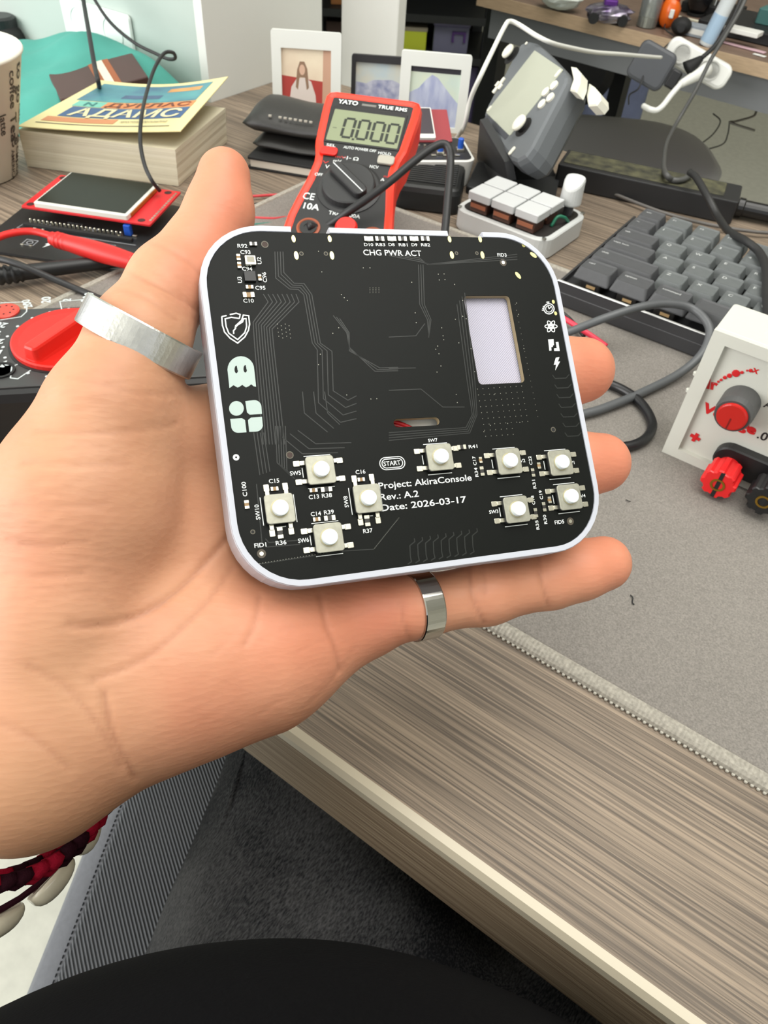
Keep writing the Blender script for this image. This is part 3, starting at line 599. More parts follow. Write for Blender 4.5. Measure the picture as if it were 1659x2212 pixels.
def sdf_mesh(prims, h):
    lo = np.min([np.minimum(p[0] - p[2], p[1] - p[3]) for p in prims], 0) - 0.008
    hi = np.max([np.maximum(p[0] + p[2], p[1] + p[3]) for p in prims], 0) + 0.008
    n = np.ceil((hi - lo) / h).astype(int) + 1; D = np.full(n, 0.02, np.float32)
    ax = [lo[i] + h * np.arange(n[i]) for i in range(3)]
    for a, b, ra, rb, k in prims:
        m = 0.012 + k; i0 = np.maximum(((np.minimum(a - ra, b - rb) - m - lo) / h).astype(int), 0); i1 = np.minimum(((np.maximum(a + ra, b + rb) + m - lo) / h).astype(int) + 2, n)
        sl = tuple(slice(p, q) for p, q in zip(i0, i1))
        X, Y, Z = np.meshgrid(*[ax[i][sl[i]].astype(np.float32) for i in range(3)], indexing='ij')
        d = b - a; L2 = float(d @ d)
        t = np.clip(((X - a[0]) * d[0] + (Y - a[1]) * d[1] + (Z - a[2]) * d[2]) / L2, 0, 1)
        q = np.sqrt((X - a[0] - t * d[0]) ** 2 + (Y - a[1] - t * d[1]) ** 2 + (Z - a[2] - t * d[2]) ** 2) - (ra + (rb - ra) * t)
        o = D[sl]; hh = np.clip(0.5 + 0.5 * (o - q) / k, 0, 1); D[sl] = o * (1 - hh) + q * hh - k * hh * (1 - hh)
    # surface nets
    S = D < 0; idx = -np.ones(tuple(n - 1), np.int32)
    cnt = np.zeros(tuple(n - 1), np.int8)
    cs = [(i, j, k) for i in (0, 1) for j in (0, 1) for k in (0, 1)]
    sub = lambda A, c: A[c[0]:n[0] - 1 + c[0], c[1]:n[1] - 1 + c[1], c[2]:n[2] - 1 + c[2]]
    for c in cs: cnt += sub(S, c)
    cells = np.argwhere((cnt > 0) & (cnt < 8)); idx[tuple(cells.T)] = np.arange(len(cells))
    val = {c: sub(D, c)[tuple(cells.T)] for c in cs}
    acc = np.zeros((len(cells), 3)); num = np.zeros(len(cells))
    for c in cs:
        for axis in range(3):
            if c[axis] == 0:
                e = list(c); e[axis] = 1; e = tuple(e); va, vb = val[c], val[e]; cr = (va < 0) != (vb < 0)
                t = np.where(cr, va / np.where(cr, va - vb, 1), 0); p = np.tile(np.array(c, float), (len(cells), 1)); p[:, axis] += t
                acc[cr] += p[cr]; num[cr] += 1
    V = lo + h * (cells + acc / num[:, None]); Fc = []
    for axis in range(3):
        u, v = (axis + 1) % 3, (axis + 2) % 3
        A = np.moveaxis(S, axis, 0); ed = np.argwhere(A[:-1] != A[1:]); inside = A[:-1][tuple(ed.T)]
        P = np.zeros_like(ed); P[:, axis] = ed[:, 0]; others = [i for i in range(3) if i != axis]; P[:, others[0]] = ed[:, 1]; P[:, others[1]] = ed[:, 2]
        ok = (P[:, u] > 0) & (P[:, v] > 0) & (P[:, u] < n[u] - 1) & (P[:, v] < n[v] - 1); P = P[ok]; inside = inside[ok]
        def g(du, dv):
            Q = P.copy(); Q[:, u] -= du; Q[:, v] -= dv; return idx[tuple(Q.T)]
        q = np.stack([g(0, 0), g(1, 0), g(1, 1), g(0, 1)], 1); q[~inside] = q[~inside][:, ::-1]; Fc.append(q)
    return V, np.concatenate(Fc)
HV, HF = sdf_mesh(PRIMS, 0.0009)
def smooth_v(V, Fq, it, lam=0.5):
    E = np.concatenate([Fq[:, [0, 1]], Fq[:, [1, 2]], Fq[:, [2, 3]], Fq[:, [3, 0]]]); E = np.concatenate([E, E[:, ::-1]])
    deg = np.bincount(E[:, 0], minlength=len(V))[:, None]
    for _ in range(it):
        A = np.stack([np.bincount(E[:, 0], V[E[:, 1], i], len(V)) for i in range(3)], 1); V = V + lam * (A / deg - V)
    return V
HV = smooth_v(HV, HF, 6)
def vnorm(V, Fq):
    fn = np.cross(V[Fq[:, 2]] - V[Fq[:, 0]], V[Fq[:, 3]] - V[Fq[:, 1]]); N = np.zeros_like(V)
    for i in range(4):
        for k in range(3): N[:, k] += np.bincount(Fq[:, i], fn[:, k], len(V))
    return N / (np.linalg.norm(N, axis=1, keepdims=True) + 1e-12)
HN = vnorm(HV, HF)
# palm lines and joint creases: grooves pressed into the side that faces the viewer
HPX = np.stack([CX + F * HV[:, 0] / HV[:, 2], CY + F * HV[:, 1] / HV[:, 2]], 1)
facing = np.clip(-(HN * HV / np.linalg.norm(HV, axis=1, keepdims=True)).sum(1) * 2.0, 0, 1)
def seg_dist(P, poly):
    best = np.full(len(P), 1e9); poly = [np.array(p) for p in catmull(poly, 5)]
    for a, b in zip(poly[:-1], poly[1:]):
        d = b - a; t = np.clip(((P - a) @ d) / (d @ d + 1e-9), 0, 1); best = np.minimum(best, np.linalg.norm(P - a - t[:, None] * d, axis=1))
    return best
CREASES = [([(520, 1130), (450, 1210), (380, 1280), (300, 1330), (210, 1352), (150, 1350)], 0.8, 9), ([(500, 1230), (440, 1310), (370, 1380), (300, 1430), (200, 1470)], 0.45, 9),
           ([(560, 1290), (550, 1350), (530, 1390)], 0.35, 8), ([(690, 1285), (705, 1350), (725, 1400), (735, 1450)], 0.5, 8), ([(225, 1500), (245, 1590), (290, 1680)], 0.6, 10),
           ([(60, 1440), (150, 1490), (220, 1580), (260, 1660)], 0.4, 10), ([(0, 1560), (80, 1600), (150, 1660)], 0.4, 10),
           ([(1015, 1220), (1022, 1290), (1045, 1345)], 0.55, 6), ([(1040, 1215), (1050, 1280)], 0.3, 6), ([(1160, 1190), (1170, 1250), (1185, 1310)], 0.55, 6), ([(865, 1300), (872, 1340), (886, 1390)], 0.4, 6),
           ([(300, 520), (345, 530), (400, 560), (440, 600)], 0.35, 7), ([(268, 585), (330, 610), (400, 650), (430, 670)], 0.5, 7), ([(255, 625), (310, 640), (380, 690)], 0.3, 7),
           ([(150, 815), (230, 830), (300, 850), (390, 850)], 0.3, 8), ([(80, 930), (180, 935), (300, 930), (380, 915)], 0.35, 8), ([(50, 1000), (150, 1005), (280, 1000)], 0.3, 8),
           ([(30, 1090), (120, 1095), (230, 1085)], 0.3, 8), ([(15, 1170), (90, 1180), (190, 1170)], 0.3, 8), ([(10, 1240), (100, 1245), (180, 1240)], 0.35, 8)]
disp = np.zeros(len(HV)); line = np.zeros(len(HV))
_r = random.Random(11)
for i in range(34):                                                # fine skin lines across the ball of the thumb
    y0 = 800 + i * 15; x0 = max(8, 150 - (y0 - 800) * 0.45) + _r.uniform(0, 70); n_ = _r.randint(3, 5); L = _r.uniform(90, 250)
    CREASES.append(([(x0 + L * k / n_, y0 + _r.uniform(-9, 9) + 0.04 * L * k / n_) for k in range(n_ + 1)], 0.13, 5))
for i in range(26):                                                # and over the palm and heel
    x0, y0 = _r.uniform(120, 760), _r.uniform(1230, 1560); a = _r.uniform(-1.1, 0.2) if x0 > 350 else _r.uniform(0.2, 1.3); L = _r.uniform(50, 120)
    CREASES.append(([(x0, y0), (x0 + 0.5 * L * math.cos(a), y0 + 0.5 * L * math.sin(a) + _r.uniform(-6, 6)), (x0 + L * math.cos(a), y0 + L * math.sin(a))], 0.12, 5))
for i in range(9):                                                 # lines round the thumb joint
    x0, y0 = 285 + i * 9 + _r.uniform(-8, 8), 560 + i * 13; L = _r.uniform(60, 130)
    CREASES.append(([(x0, y0), (x0 + 0.5 * L, y0 + 0.2 * L), (x0 + L, y0 + 0.5 * L)], 0.16, 5))
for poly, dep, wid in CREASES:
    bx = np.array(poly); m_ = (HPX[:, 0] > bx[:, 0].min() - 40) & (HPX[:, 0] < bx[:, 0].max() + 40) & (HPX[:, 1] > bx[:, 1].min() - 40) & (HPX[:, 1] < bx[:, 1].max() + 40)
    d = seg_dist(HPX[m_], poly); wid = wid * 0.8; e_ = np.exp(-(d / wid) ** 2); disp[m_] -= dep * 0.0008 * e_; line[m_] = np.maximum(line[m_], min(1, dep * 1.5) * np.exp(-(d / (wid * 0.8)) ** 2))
HV = HV + HN * (disp * facing)[:, None]
HV = smooth_v(HV, HF, 1, 0.25)
# blush: pads and finger tips are redder, the wrist paler
def blob(px, py, r): return np.exp(-((HPX[:, 0] - px) ** 2 + (HPX[:, 1] - py) ** 2) / r ** 2)
blush = np.clip(1.0 * blob(500, 400, 120) + 0.55 * blob(440, 560, 110) + 1.0 * blob(1290, 800, 110) + 1.0 * blob(1330, 1000, 110) + 0.75 * blob(1330, 1210, 130) + 0.35 * blob(1080, 1270, 150)
                + 0.75 * blob(830, 1310, 110) + 0.5 * blob(700, 1400, 150) + 0.45 * blob(460, 1560, 170) + 0.25 * blob(560, 1340, 160) + 0.25 * blob(90, 1200, 120), 0, 1)
pale = np.clip(0.9 * blob(30, 1750, 220) + 0.5 * blob(120, 1440, 160) + 0.35 * blob(120, 1000, 150), 0, 1)
me = bpy.data.meshes.new('hand'); me.from_pydata([tuple(p) for p in (CAM + HV @ R)], [], [tuple(int(i) for i in q) for q in HF]); me.update()
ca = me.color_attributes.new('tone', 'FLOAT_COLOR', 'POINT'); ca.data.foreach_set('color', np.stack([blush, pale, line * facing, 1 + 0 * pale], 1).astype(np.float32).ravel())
rv = me.attributes.new('rest', 'FLOAT_VECTOR', 'POINT'); rv.data.foreach_set('vector', HV.astype(np.float32).ravel())
skin = bpy.data.materials.new('skin'); skin.use_nodes = True; nt = skin.node_tree; b = nt.nodes['Principled BSDF']
at_ = nt.nodes.new('ShaderNodeAttribute'); at_.attribute_name = 'tone'; sp = nt.nodes.new('ShaderNodeSeparateColor'); nt.links.new(at_.outputs['Color'], sp.inputs['Color'])
tc = nt.nodes.new('ShaderNodeTexCoord'); n1 = nt.nodes.new('ShaderNodeTexNoise'); n1.inputs['Scale'].default_value = 60; n1.inputs['Detail'].default_value = 5; nt.links.new(tc.outputs['Object'], n1.inputs['Vector'])
r1 = nt.nodes.new('ShaderNodeValToRGB'); r1.color_ramp.elements[0].position = 0.3; r1.color_ramp.elements[1].position = 0.7
r1.color_ramp.elements[0].color = rgb(193, 138, 107); r1.color_ramp.elements[1].color = rgb(205, 154, 121); nt.links.new(n1.outputs['Fac'], r1.inputs['Fac'])
def mixc(a, bcol, fac, amt):
    m = nt.nodes.new('ShaderNodeMix'); m.data_type = 'RGBA'; mu = nt.nodes.new('ShaderNodeMath'); mu.operation = 'MULTIPLY'; mu.inputs[1].default_value = amt
    nt.links.new(fac, mu.inputs[0]); nt.links.new(mu.outputs[0], m.inputs[0]); nt.links.new(a, m.inputs['A']); m.inputs['B'].default_value = rgb(*bcol); return m.outputs['Result']
colr = mixc(r1.outputs['Color'], (220, 134, 106), sp.outputs['Red'], 0.75); colr = mixc(colr, (184, 138, 104), sp.outputs['Green'], 0.7)
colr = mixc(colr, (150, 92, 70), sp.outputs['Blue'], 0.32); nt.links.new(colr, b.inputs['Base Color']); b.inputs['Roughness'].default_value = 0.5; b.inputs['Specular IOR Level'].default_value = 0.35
b.inputs['Subsurface Weight'].default_value = 0.18; b.inputs['Subsurface Radius'].default_value = (1.0, 0.4, 0.2); b.inputs['Subsurface Scale'].default_value = 0.004
vo = nt.nodes.new('ShaderNodeTexVoronoi'); vo.inputs['Scale'].default_value = 900; mpv = nt.nodes.new('ShaderNodeMapping'); mpv.inputs['Rotation'].default_value = (0, 0, 0.12); mpv.inputs['Scale'].default_value = (0.22, 1, 0.6)
rs_ = nt.nodes.new('ShaderNodeAttribute'); rs_.attribute_name = 'rest'; nt.links.new(rs_.outputs['Vector'], mpv.inputs['Vector']); nt.links.new(mpv.outputs['Vector'], vo.inputs['Vector'])
n2 = nt.nodes.new('ShaderNodeTexNoise'); n2.inputs['Scale'].default_value = 350; n2.inputs['Detail'].default_value = 6; n2.inputs['Distortion'].default_value = 1.5; nt.links.new(mpv.outputs['Vector'], n2.inputs['Vector'])
ad = nt.nodes.new('ShaderNodeMath'); ad.operation = 'ADD'; nt.links.new(vo.outputs['Distance'], ad.inputs[0]); nt.links.new(n2.outputs['Fac'], ad.inputs[1])
bp = nt.nodes.new('ShaderNodeBump'); bp.inputs['Strength'].default_value = 0.2; bp.inputs['Distance'].default_value = 0.0003
nt.links.new(ad.outputs[0], bp.inputs['Height']); nt.links.new(bp.outputs['Normal'], b.inputs['Normal'])
person = thing('person', 'seated person in black jeans and dark top holding out an open palm', 'person', Matrix.Translation((0, 0, 0)))
hand = link('hand', me, skin, person, smooth=True)
tag(hand, 'bare left hand, palm up, thumb raised')
# thumb nail, seen nearly edge-on at the left of the tip
nc, nb = c2w(hp(476, 352, -17)), c2w(hp(450, 410, -18)); nx = nb - nc
nm = MB(); Mn = frame((nc + nb) / 2, nx, c2w(hp(400, 345, -20)) - c2w(hp(470, 385, -14)))
v = []; f = []
for i in range(9):
    for j in range(7):
        u, w = (i / 8 - 0.5) * 0.0125, (j / 6 - 0.5) * 0.0115; e = 1 - abs(j / 6 - 0.5) ** 3 * 2
        v.append((u * e, w, 0.0012 - 60 * w * w - 12 * u * u))
for i in range(8):
    for j in range(6): f.append((i * 7 + j, (i + 1) * 7 + j, (i + 1) * 7 + j + 1, i * 7 + j + 1))
nm.add(v, f).obj('thumb_nail', mat('nail', (226, 176, 160), 0.3), person, Mn, smooth=True)

# ------------------------------------------------------------------ rings
def band(name, label, cpx, axis_cam, rx, ry, half, thick, xdir_cam, m):
    ctr = c2w(cpx); Mb = frame(ctr, np.asarray(xdir_cam) @ R, np.asarray(axis_cam) @ R); N = 64; rings = []
    prof = [(0, -half), (thick * 0.85, -half), (thick, -half * 0.9), (thick, half * 0.9), (thick * 0.85, half), (0, half)]
    v = []; f = []
    for i in range(N):
        t = 2 * math.pi * i / N
        for d, z in prof: v.append(((rx + d) * math.cos(t), (ry + d) * math.sin(t), z))
    n = len(prof)
    for i in range(N):
        for k in range(n): f.append((i * n + k, ((i + 1) % N) * n + k, ((i + 1) % N) * n + (k + 1) % n, i * n + (k + 1) % n))
    o = MB().add(v, f).obj(name, m, None, Mb, smooth=False); return tag(o, label, 'ring')
ring_m = mat('worn_silver', (214, 213, 208), 0.33, 1.0, noise=0.18, nscale=160, bump=0.25, bscale=1200, bdist=0.0003)
ring_s = mat('polished_silver', (190, 188, 182), 0.16, 1.0, bump=0.05, bscale=600, bdist=0.0002)
ta, tb = hp(368, 610, -12), hp(228, 890, -8); tax = (ta - tb) / np.linalg.norm(ta - tb)
_d = hp(303, 728, -8); _d = _d / np.linalg.norm(_d); tax = tax - 1.05 * (tax @ _d) * _d
rc = hp(303, 728, -8); band('ring', 'wide brushed silver ring on the thumb', rc, tax, 108 * rc[2] / F + 0.0013, 108 * rc[2] / F + 0.0011, 0.0034, 0.0011, (1, 0.4, 0), ring_m)
pa, pb = hp(905, 1309, -18), hp(1050, 1282, -17.5); pax = (pb - pa) / np.linalg.norm(pb - pa) + np.array([0, -0.0, 0.12])
rc = hp(907, 1308.5, -18); band('ring', 'polished silver ring on the little finger', rc, pax, 65 * rc[2] / F + 0.0003, 65 * rc[2] / F + 0.0003, 0.0028, 0.0009, (0, 1, 0), ring_s)
# ------------------------------------------------------------------ keyboard
KX, KY, KU = -0.1417, 0.5187, 0.0193
kb = thing('keyboard', 'dark grey compact mechanical keyboard standing on the desk mat', 'keyboard', Matrix.Translation((KX, KY, 0)))
y_f = 0.4144 - KY
MB().rbox(-0.0065, 16 * KU + 0.006, y_f, KU + 0.004, mat_z + 0.0003, 0.0125, 0.004, 0.0008).obj('case', mat('keyboard_case', (52, 52, 54), 0.45), kb)
MB().box(-0.0065, 16 * KU + 0.006, y_f, y_f + 0.0014, 0.0125, 0.0185).obj('front_lip', mat('keyboard_case', (52, 52, 54), 0.45), kb)
o = MB(); o.rings([[(x, y_f + y, z) for y, z in ((0.0, 0.0178), (0.0006, 0.0188), (0.0016, 0.0190), (0.0016, 0.0178))] for x in (-0.0062, 16 * KU + 0.0056)])
o.obj('bevelled_edge', mat('bevel_highlight', (236, 236, 234), 0.25, 0.6), kb)  # highlight along the case's front edge, put into the strip's pale colour
for x0, x1 in ((-0.0065, -0.005), (16 * KU + 0.0045, 16 * KU + 0.006)): MB().box(x0, x1, y_f + 0.0014, KU + 0.004, 0.0125, 0.0165).obj('side_lip', mat('keyboard_case', (52, 52, 54), 0.45), kb)
cap_m = mat('keycap_grey', (96, 100, 100), 0.62, noise=0.04, nscale=400); cap_d = mat('keycap_dark', (76, 77, 79), 0.62, noise=0.04, nscale=400)
KEYM = {}
def key_mesh(w, m):
    k = (round(w, 3), m.name)
    if k in KEYM: return KEYM[k]
    W_ = w * KU; g = 0.0005; tx0, tx1 = 0.0022, W_ - 0.0022
    rows = []
    base = [(x + W_ / 2, y) for x, y in rrect(W_ - 2 * g, KU - 2.6 * g, 0.0012, 3)]; top = [(x + W_ / 2, y) for x, y in rrect(W_ - 0.0046, KU - 0.0056, 0.0016, 3)]
    cy = KU / 2 - 0.0009; ty = KU / 2 - 0.0001
    lv = [[(x, y + cy, 0.0203) for x, y in base], [(x, y + cy, 0.0210) for x, y in base], [(x, y + ty, 0.0266) for x, y in inset(top, -0.0003)], [(x, y + ty, 0.0271) for x, y in top]]
    mb = MB(); mb.rings(lv); n = len(top)                      # shallow dish on top
    mb.f.pop(); c = len(mb.v); inner = [(x + W_ / 2, y) for x, y in rrect(W_ - 0.0076, KU - 0.0086, 0.0012, 3)]
    mb.v += [(x, y + ty, 0.0266) for x, y in inner]
    mb.f += [(3 * n + i, 3 * n + (i + 1) % n, c + (i + 1) % n, c + i) for i in range(n)] + [tuple(range(c, c + n))]
    me = mb.mesh('keycap'); me.materials.append(m); KEYM[k] = me; return me
legend_m = mat('legend_print', (206, 208, 206), 0.6)
sw_m = mat('switch_housing', (46, 44, 42), 0.35); led_m = mat('switch_light_tan', (206, 172, 124), 0.4)
LAY = [[('esc', 1), ('F1', 1), ('F2', 1), ('F3', 1)] + [('', 1)] * 12, [('~', 1), ('1', 1), ('2', 1), ('3', 1), ('4', 1)] + [('', 1)] * 8 + [('', 2), ('', 1)],
       [('tab', 1.5), ('Q', 1), ('W', 1), ('E', 1), ('R', 1)] + [('', 1)] * 8 + [('', 1.5), ('', 1)], [('caps lock', 1.75), ('A', 1), ('S', 1), ('D', 1), ('F', 1)] + [('', 1)] * 7 + [('', 2.25), ('', 1)],
       [('shift', 2.25), ('Z', 1), ('X', 1), ('C', 1), ('V', 1)] + [('', 1)] * 6 + [('', 1.75), ('', 1), ('', 1)], [('ctrl', 1.25), ('option', 1.25), ('command', 1.25), ('', 6.25)] + [('', 1)] * 6]
for r, row in enumerate(LAY):
    x = 0.0
    for k, (s, w) in enumerate(row):
        dark = (k == 0) or (r == 5)
        o = link('keycap', key_mesh(w, cap_d if dark else cap_m), None, kb, T(x * KU, -r * KU - 0.0, 0))
        if s:
            text('legend', s, legend_m, o, T(0.0045, KU - 0.0082, 0), None, 0.0021 if len(s) > 1 else 0.0030, 0.0, 0.02665)
        if r == 5 and k < 4:
            q = MB().rbox(x * KU + w * KU / 2 - 0.0065, x * KU + w * KU / 2 + 0.0065, -r * KU + 0.0016, -r * KU + 0.013, 0.0125, 0.0203, 0.001, 0.0004, 2).obj('key_switch', sw_m, kb)
            MB().box(x * KU + w * KU / 2 - 0.0022, x * KU + w * KU / 2 + 0.0036, -r * KU + 0.0011, -r * KU + 0.0016, 0.0160, 0.0178).obj('light_slot', led_m, q)
        x += w

# ------------------------------------------------------------------ white macro pad with six keys and a knob
mp = thing('macro_keypad', 'small white macro pad with six blank keys and a knob', 'keypad', Matrix.Translation((-0.216, 0.496, 0)) @ Matrix.Rotation(math.radians(-3), 4, 'Z'))
out = rrect(0.078, 0.064, 0.012, 6)
MB().prism(out, [(0.0002, 0.001), (0.0012, 0), (0.0142, 0), (0.015, 0.0008)]).obj('base', white_pr, mp, smooth=False)
MB().prism(inset(out, 0.0042), [(0.0145, 0), (0.01525, 0)]).obj('plate', mat('pad_plate_black', (40, 36, 34), 0.5), mp)
for i in range(3):
    for j in range(2):
        kx, ky = -0.0295 + i * 0.0194, -0.0295 + j * 0.0194
        s = MB().rbox(kx + 0.002, kx + 0.0165, ky + 0.002, ky + 0.0165, 0.01525, 0.0235, 0.001, 0.0006, 2).obj('key_switch', mat('brown_switch', (70, 44, 34), 0.35), mp)
        MB().rbox(kx + 0.003, kx + 0.0155, ky + 0.0014, ky + 0.002, 0.0185, 0.0215, 0.0002, 0.0001, 2).obj('switch_slot', mat('copper_slot', (176, 112, 84), 0.35, 0.4), s)
        MB().prism([(x + kx + 0.0095, y + ky + 0.0095) for x, y in rrect(0.0180, 0.0180, 0.001, 3)], [(0.0238, 0.0002), (0.0242, 0), (0.0288, 0), (0.0292, 0.0004)]).obj('keycap', mat('blank_white_key', (200, 202, 202), 0.55), mp)
kn = MB().lathe([(0.0035, 0.01525), (0.0035, 0.024)], 14, (0.0275, 0.0185)).obj('encoder_shaft', mat('encoder_grey', (90, 90, 92), 0.4, 0.5), mp)
prof = [(0.0075, 0.0235), (0.0078, 0.0245), (0.0074, 0.040), (0.0068, 0.0415)]; N = 24; rings = []
for r_, z_ in prof: rings.append([(0.0275 + r_ * math.cos(2 * math.pi * i / N), 0.0185 + r_ * math.sin(2 * math.pi * i / N), z_ - (0.0065 * max(0, math.sin(2 * math.pi * i / N) * -1 + 0.0) if z_ > 0.03 else 0)) for i in range(N)])
MB().rings(rings).obj('knob', white_pr, mp)
tube('green_wire', [(0.029, -0.008, 0.0155), (0.030, -0.003, 0.021), (0.033, 0.002, 0.020), (0.034, 0.008, 0.0155)], 0.0012, mat('green_wire', (30, 110, 82), 0.5), mp, 6, 5)
for x, y in ((-0.035, -0.028), (0.035, -0.028), (0.035, 0.028), (-0.035, 0.028)): MB().lathe([(0.0016, 0.0152), (0.0016, 0.016), (0.0008, 0.0162)], 10, (x, y)).obj('screw', silver, mp)

# ------------------------------------------------------------------ red multimeter propped on its stand
def tilt_frame(o, yaw, al):
    a = np.array([math.cos(yaw), math.sin(yaw), 0]); bk = np.array([-math.sin(yaw), math.cos(yaw), 0]); up = math.cos(al) * np.array([0, 0, 1]) + math.sin(al) * bk
    return frame(o, a, np.cross(a, up))
S = 0.865
dm = thing('multimeter', 'red and black digital multimeter with display reading 0.000', 'multimeter', tilt_frame((-0.2607, 0.3307, 0.030), 0.4234, 1.16) @ Matrix.Scale(S, 4))
half = [(30, 150), (35, 148.5), (37.5, 144), (37.5, 132), (36.2, 112), (35.2, 98), (32.5, 88), (31.5, 78), (33, 62), (36, 45), (38.5, 28), (39, 8), (36.5, 2), (31, 0)]
body = [(x / 1000, y / 1000) for x, y in half]; body = body + [(-x, y) for x, y in body[::-1]]; body = body[::-1]
MB().prism(body, [(-0.030, 0.004), (-0.027, 0.001), (-0.004, 0), (0.0006, 0.001), (0.0014, 0.003), (0.0006, 0.0056)]).obj('rubber_holster', mat('red_rubber', (248, 54, 28), 0.42), dm)
panel = inset(body, 0.0062)
MB().prism(panel, [(-0.002, 0), (0.0004, 0), (0.0007, 0.0004)]).obj('face_panel', mat('meter_face_black', (30, 30, 31), 0.5), dm)
MB().rbox(-0.0285, 0.0285, 0.0985, 0.1345, 0.0006, 0.0013, 0.001, 0.0003).obj('display_bezel', black_pl, dm)
lcd = MB().rbox(-0.027, 0.027, 0.100, 0.131, 0.0012, 0.0015, 0.0008, 0.0001).obj('display', mat('lcd_green_grey', (134, 142, 112), 0.3), dm)
seg_m = mat('lcd_segment', (32, 38, 30), 0.4)
def digit(x, y, w, h, t, segs):
    d = MB(); P = {'a': (0, h, w, h), 'b': (w, h, w, h / 2), 'c': (w, h / 2, w, 0), 'd': (0, 0, w, 0), 'e': (0, 0, 0, h / 2), 'f': (0, h / 2, 0, h), 'g': (0, h / 2, w, h / 2)}
    for s in segs:
        x0, y0, x1, y1 = P[s]; ex, ey = (t * 0.25, 0) if y0 == y1 else (0, t * 0.3)
        stroke2(d, [(x + min(x0, x1) + ex, y + min(y0, y1) + ey), (x + max(x0, x1) - ex, y + max(y0, y1) - ey)], t, 0.0015, 0.00158)
    d.obj('digit', seg_m, lcd)
for i in range(4): digit(-0.0165 + i * 0.0112, 0.1045, 0.0076, 0.0185, 0.0021, 'abcdef')
MB().box(-0.0080, -0.0062, 0.1025, 0.1043, 0.0015, 0.00158).obj('decimal_point', seg_m, lcd)
MB().box(-0.0245, -0.0215, 0.112, 0.1128, 0.0015, 0.00158).obj('unit_mark', mat('lcd_faint', (100, 106, 84), 0.4), lcd)
tx = lambda s, x, y, w, cap, m=print_w, b=0.01: text('lettering', s, m, dm, Matrix.Translation((x, y, 0.0)), w, cap, b, 0.00145 if y > 0.1345 else 0.0008)
tx('YATO', -0.0265, 0.1372, 0.0155, 0.0042, b=0.03); tx('TRUE RMS', 0.0045, 0.1372, 0.0225, 0.0036, b=0.02); tx('AUTO POWER OFF', -0.0125, 0.0945, 0.0245, 0.0026)
MB().box(-0.008, 0.003, 0.1385, 0.1405, 0.0007, 0.00075).obj('model_print', mat('print_grey', (120, 118, 112), 0.6), dm)
tx('SEL', -0.0255, 0.0945, 0.007, 0.0026); tx('HOLD', 0.014, 0.0935, 0.0095, 0.0026); tx('OFF', -0.0275, 0.0655, 0.006, 0.0028); tx('V', -0.0218, 0.0735, 0.0032, 0.0034); tx('V', -0.0248, 0.078, 0.005, 0.0024, print_red)
tx('mV', -0.017, 0.0805, 0.006, 0.0026); tx('mV', -0.0165, 0.0848, 0.008, 0.0022, print_red); tx('Ω', -0.003, 0.0845, 0.004, 0.003); tx('-|-', -0.0105, 0.085, 0.006, 0.0026); tx('NCV', 0.0105, 0.0795, 0.0065, 0.0028)
tx('A', 0.0205, 0.0685, 0.0035, 0.0032); tx('mA', 0.0225, 0.0725, 0.004, 0.0024, print_red); tx('CE', -0.0312, 0.0430, 0.0085, 0.0062); tx('10A', -0.0285, 0.0345, 0.0115, 0.0055, b=0.02); tx('TRMS 600A', -0.0095, 0.0325, 0.023, 0.0034)
MB().rbox(-0.0285, -0.0155, 0.0850, 0.0925, 0.0007, 0.0028, 0.0025, 0.0006).obj('select_button', red_pl, dm)
MB().rbox(0.0150, 0.0275, 0.0835, 0.0915, 0.0007, 0.0028, 0.0022, 0.0006).obj('hold_button', mat('grey_button', (168, 164, 152), 0.5), dm)
dl = MB().lathe([(0.0235, 0.0007), (0.0235, 0.0014), (0.0215, 0.0022), (0.0195, 0.0022), (0.0188, 0.0062), (0.0178, 0.0068)], 40, (0, 0.0580)).obj('dial', mat('dial_black', (40, 40, 41), 0.45), dm)
k = MB().rbox(-0.0175, 0.0175, -0.0052, 0.0052, 0.006, 0.0115, 0.004, 0.0012); k.obj('dial_grip', mat('dial_black', (40, 40, 41), 0.45), dl, T(0, 0.0580, 0, math.radians(-40)))
k = MB().box(-0.0172, 0.0172, -0.0003, 0.0003, 0.0115, 0.0117); k.obj('pointer_line', print_w, dl, T(0, 0.0580, 0, math.radians(-40)))
for x, y, m in ((-0.0205, 0.018, mat('jack_orange', (150, 74, 44), 0.5)), (0.008, 0.016, red_pl), (0.0255, 0.018, mat('jack_orange', (150, 74, 44), 0.5))):
    j = MB().lathe([(0.0085, 0.0006), (0.0085, 0.0014), (0.0072, 0.0016), (0.0068, 0.0012)], 28, (x, y)).obj('jack', m, dm)
    if m is not red_pl: MB().lathe([(0.0062, 0.0012), (0.0062, 0.0019), (0.0032, 0.0019), (0.0032, 0.0015)], 24, (x, y)).obj('socket_ring', black_pl, j)
    else: MB().lathe([(0.0078, 0.001), (0.0078, 0.010), (0.0066, 0.012)], 28, (x, y)).obj('plug', red_pl, j)
st_ = MB().box(-0.02, 0.02, 0.075, 0.095, -0.0335, -0.0301); st_.obj('stand', black_pl, dm)
for sgn in (-1, 1):
    bt = MB(); bt.box(sgn * 0.018 - 0.002, sgn * 0.018 + 0.002, 0.075, 0.079, -0.068, -0.033); bt.obj('stand_leg', black_pl, dm)
# lead of the red meter: from the jack, up in an arch and down behind the board
j0 = np.array(dm.matrix_world @ Vector((-0.0205, 0.018, 0.003)))
tube('test_lead', [tuple(j0), C(702, 490, .455), C(760, 452, .445), C(830, 402, .44), C(890, 352, .44), C(930, 322, .44), C(956, 311, .44), C(970, 322, .44), C(973, 355, .44), C(968, 420, .435), C(962, 490, .43), C(950, 600, .42), W(930, 700, .012)], 0.0024, black_rub)
tag(bpy.data.objects['test_lead'], 'thick black cable arching from the red multimeter down behind the board', 'cable')

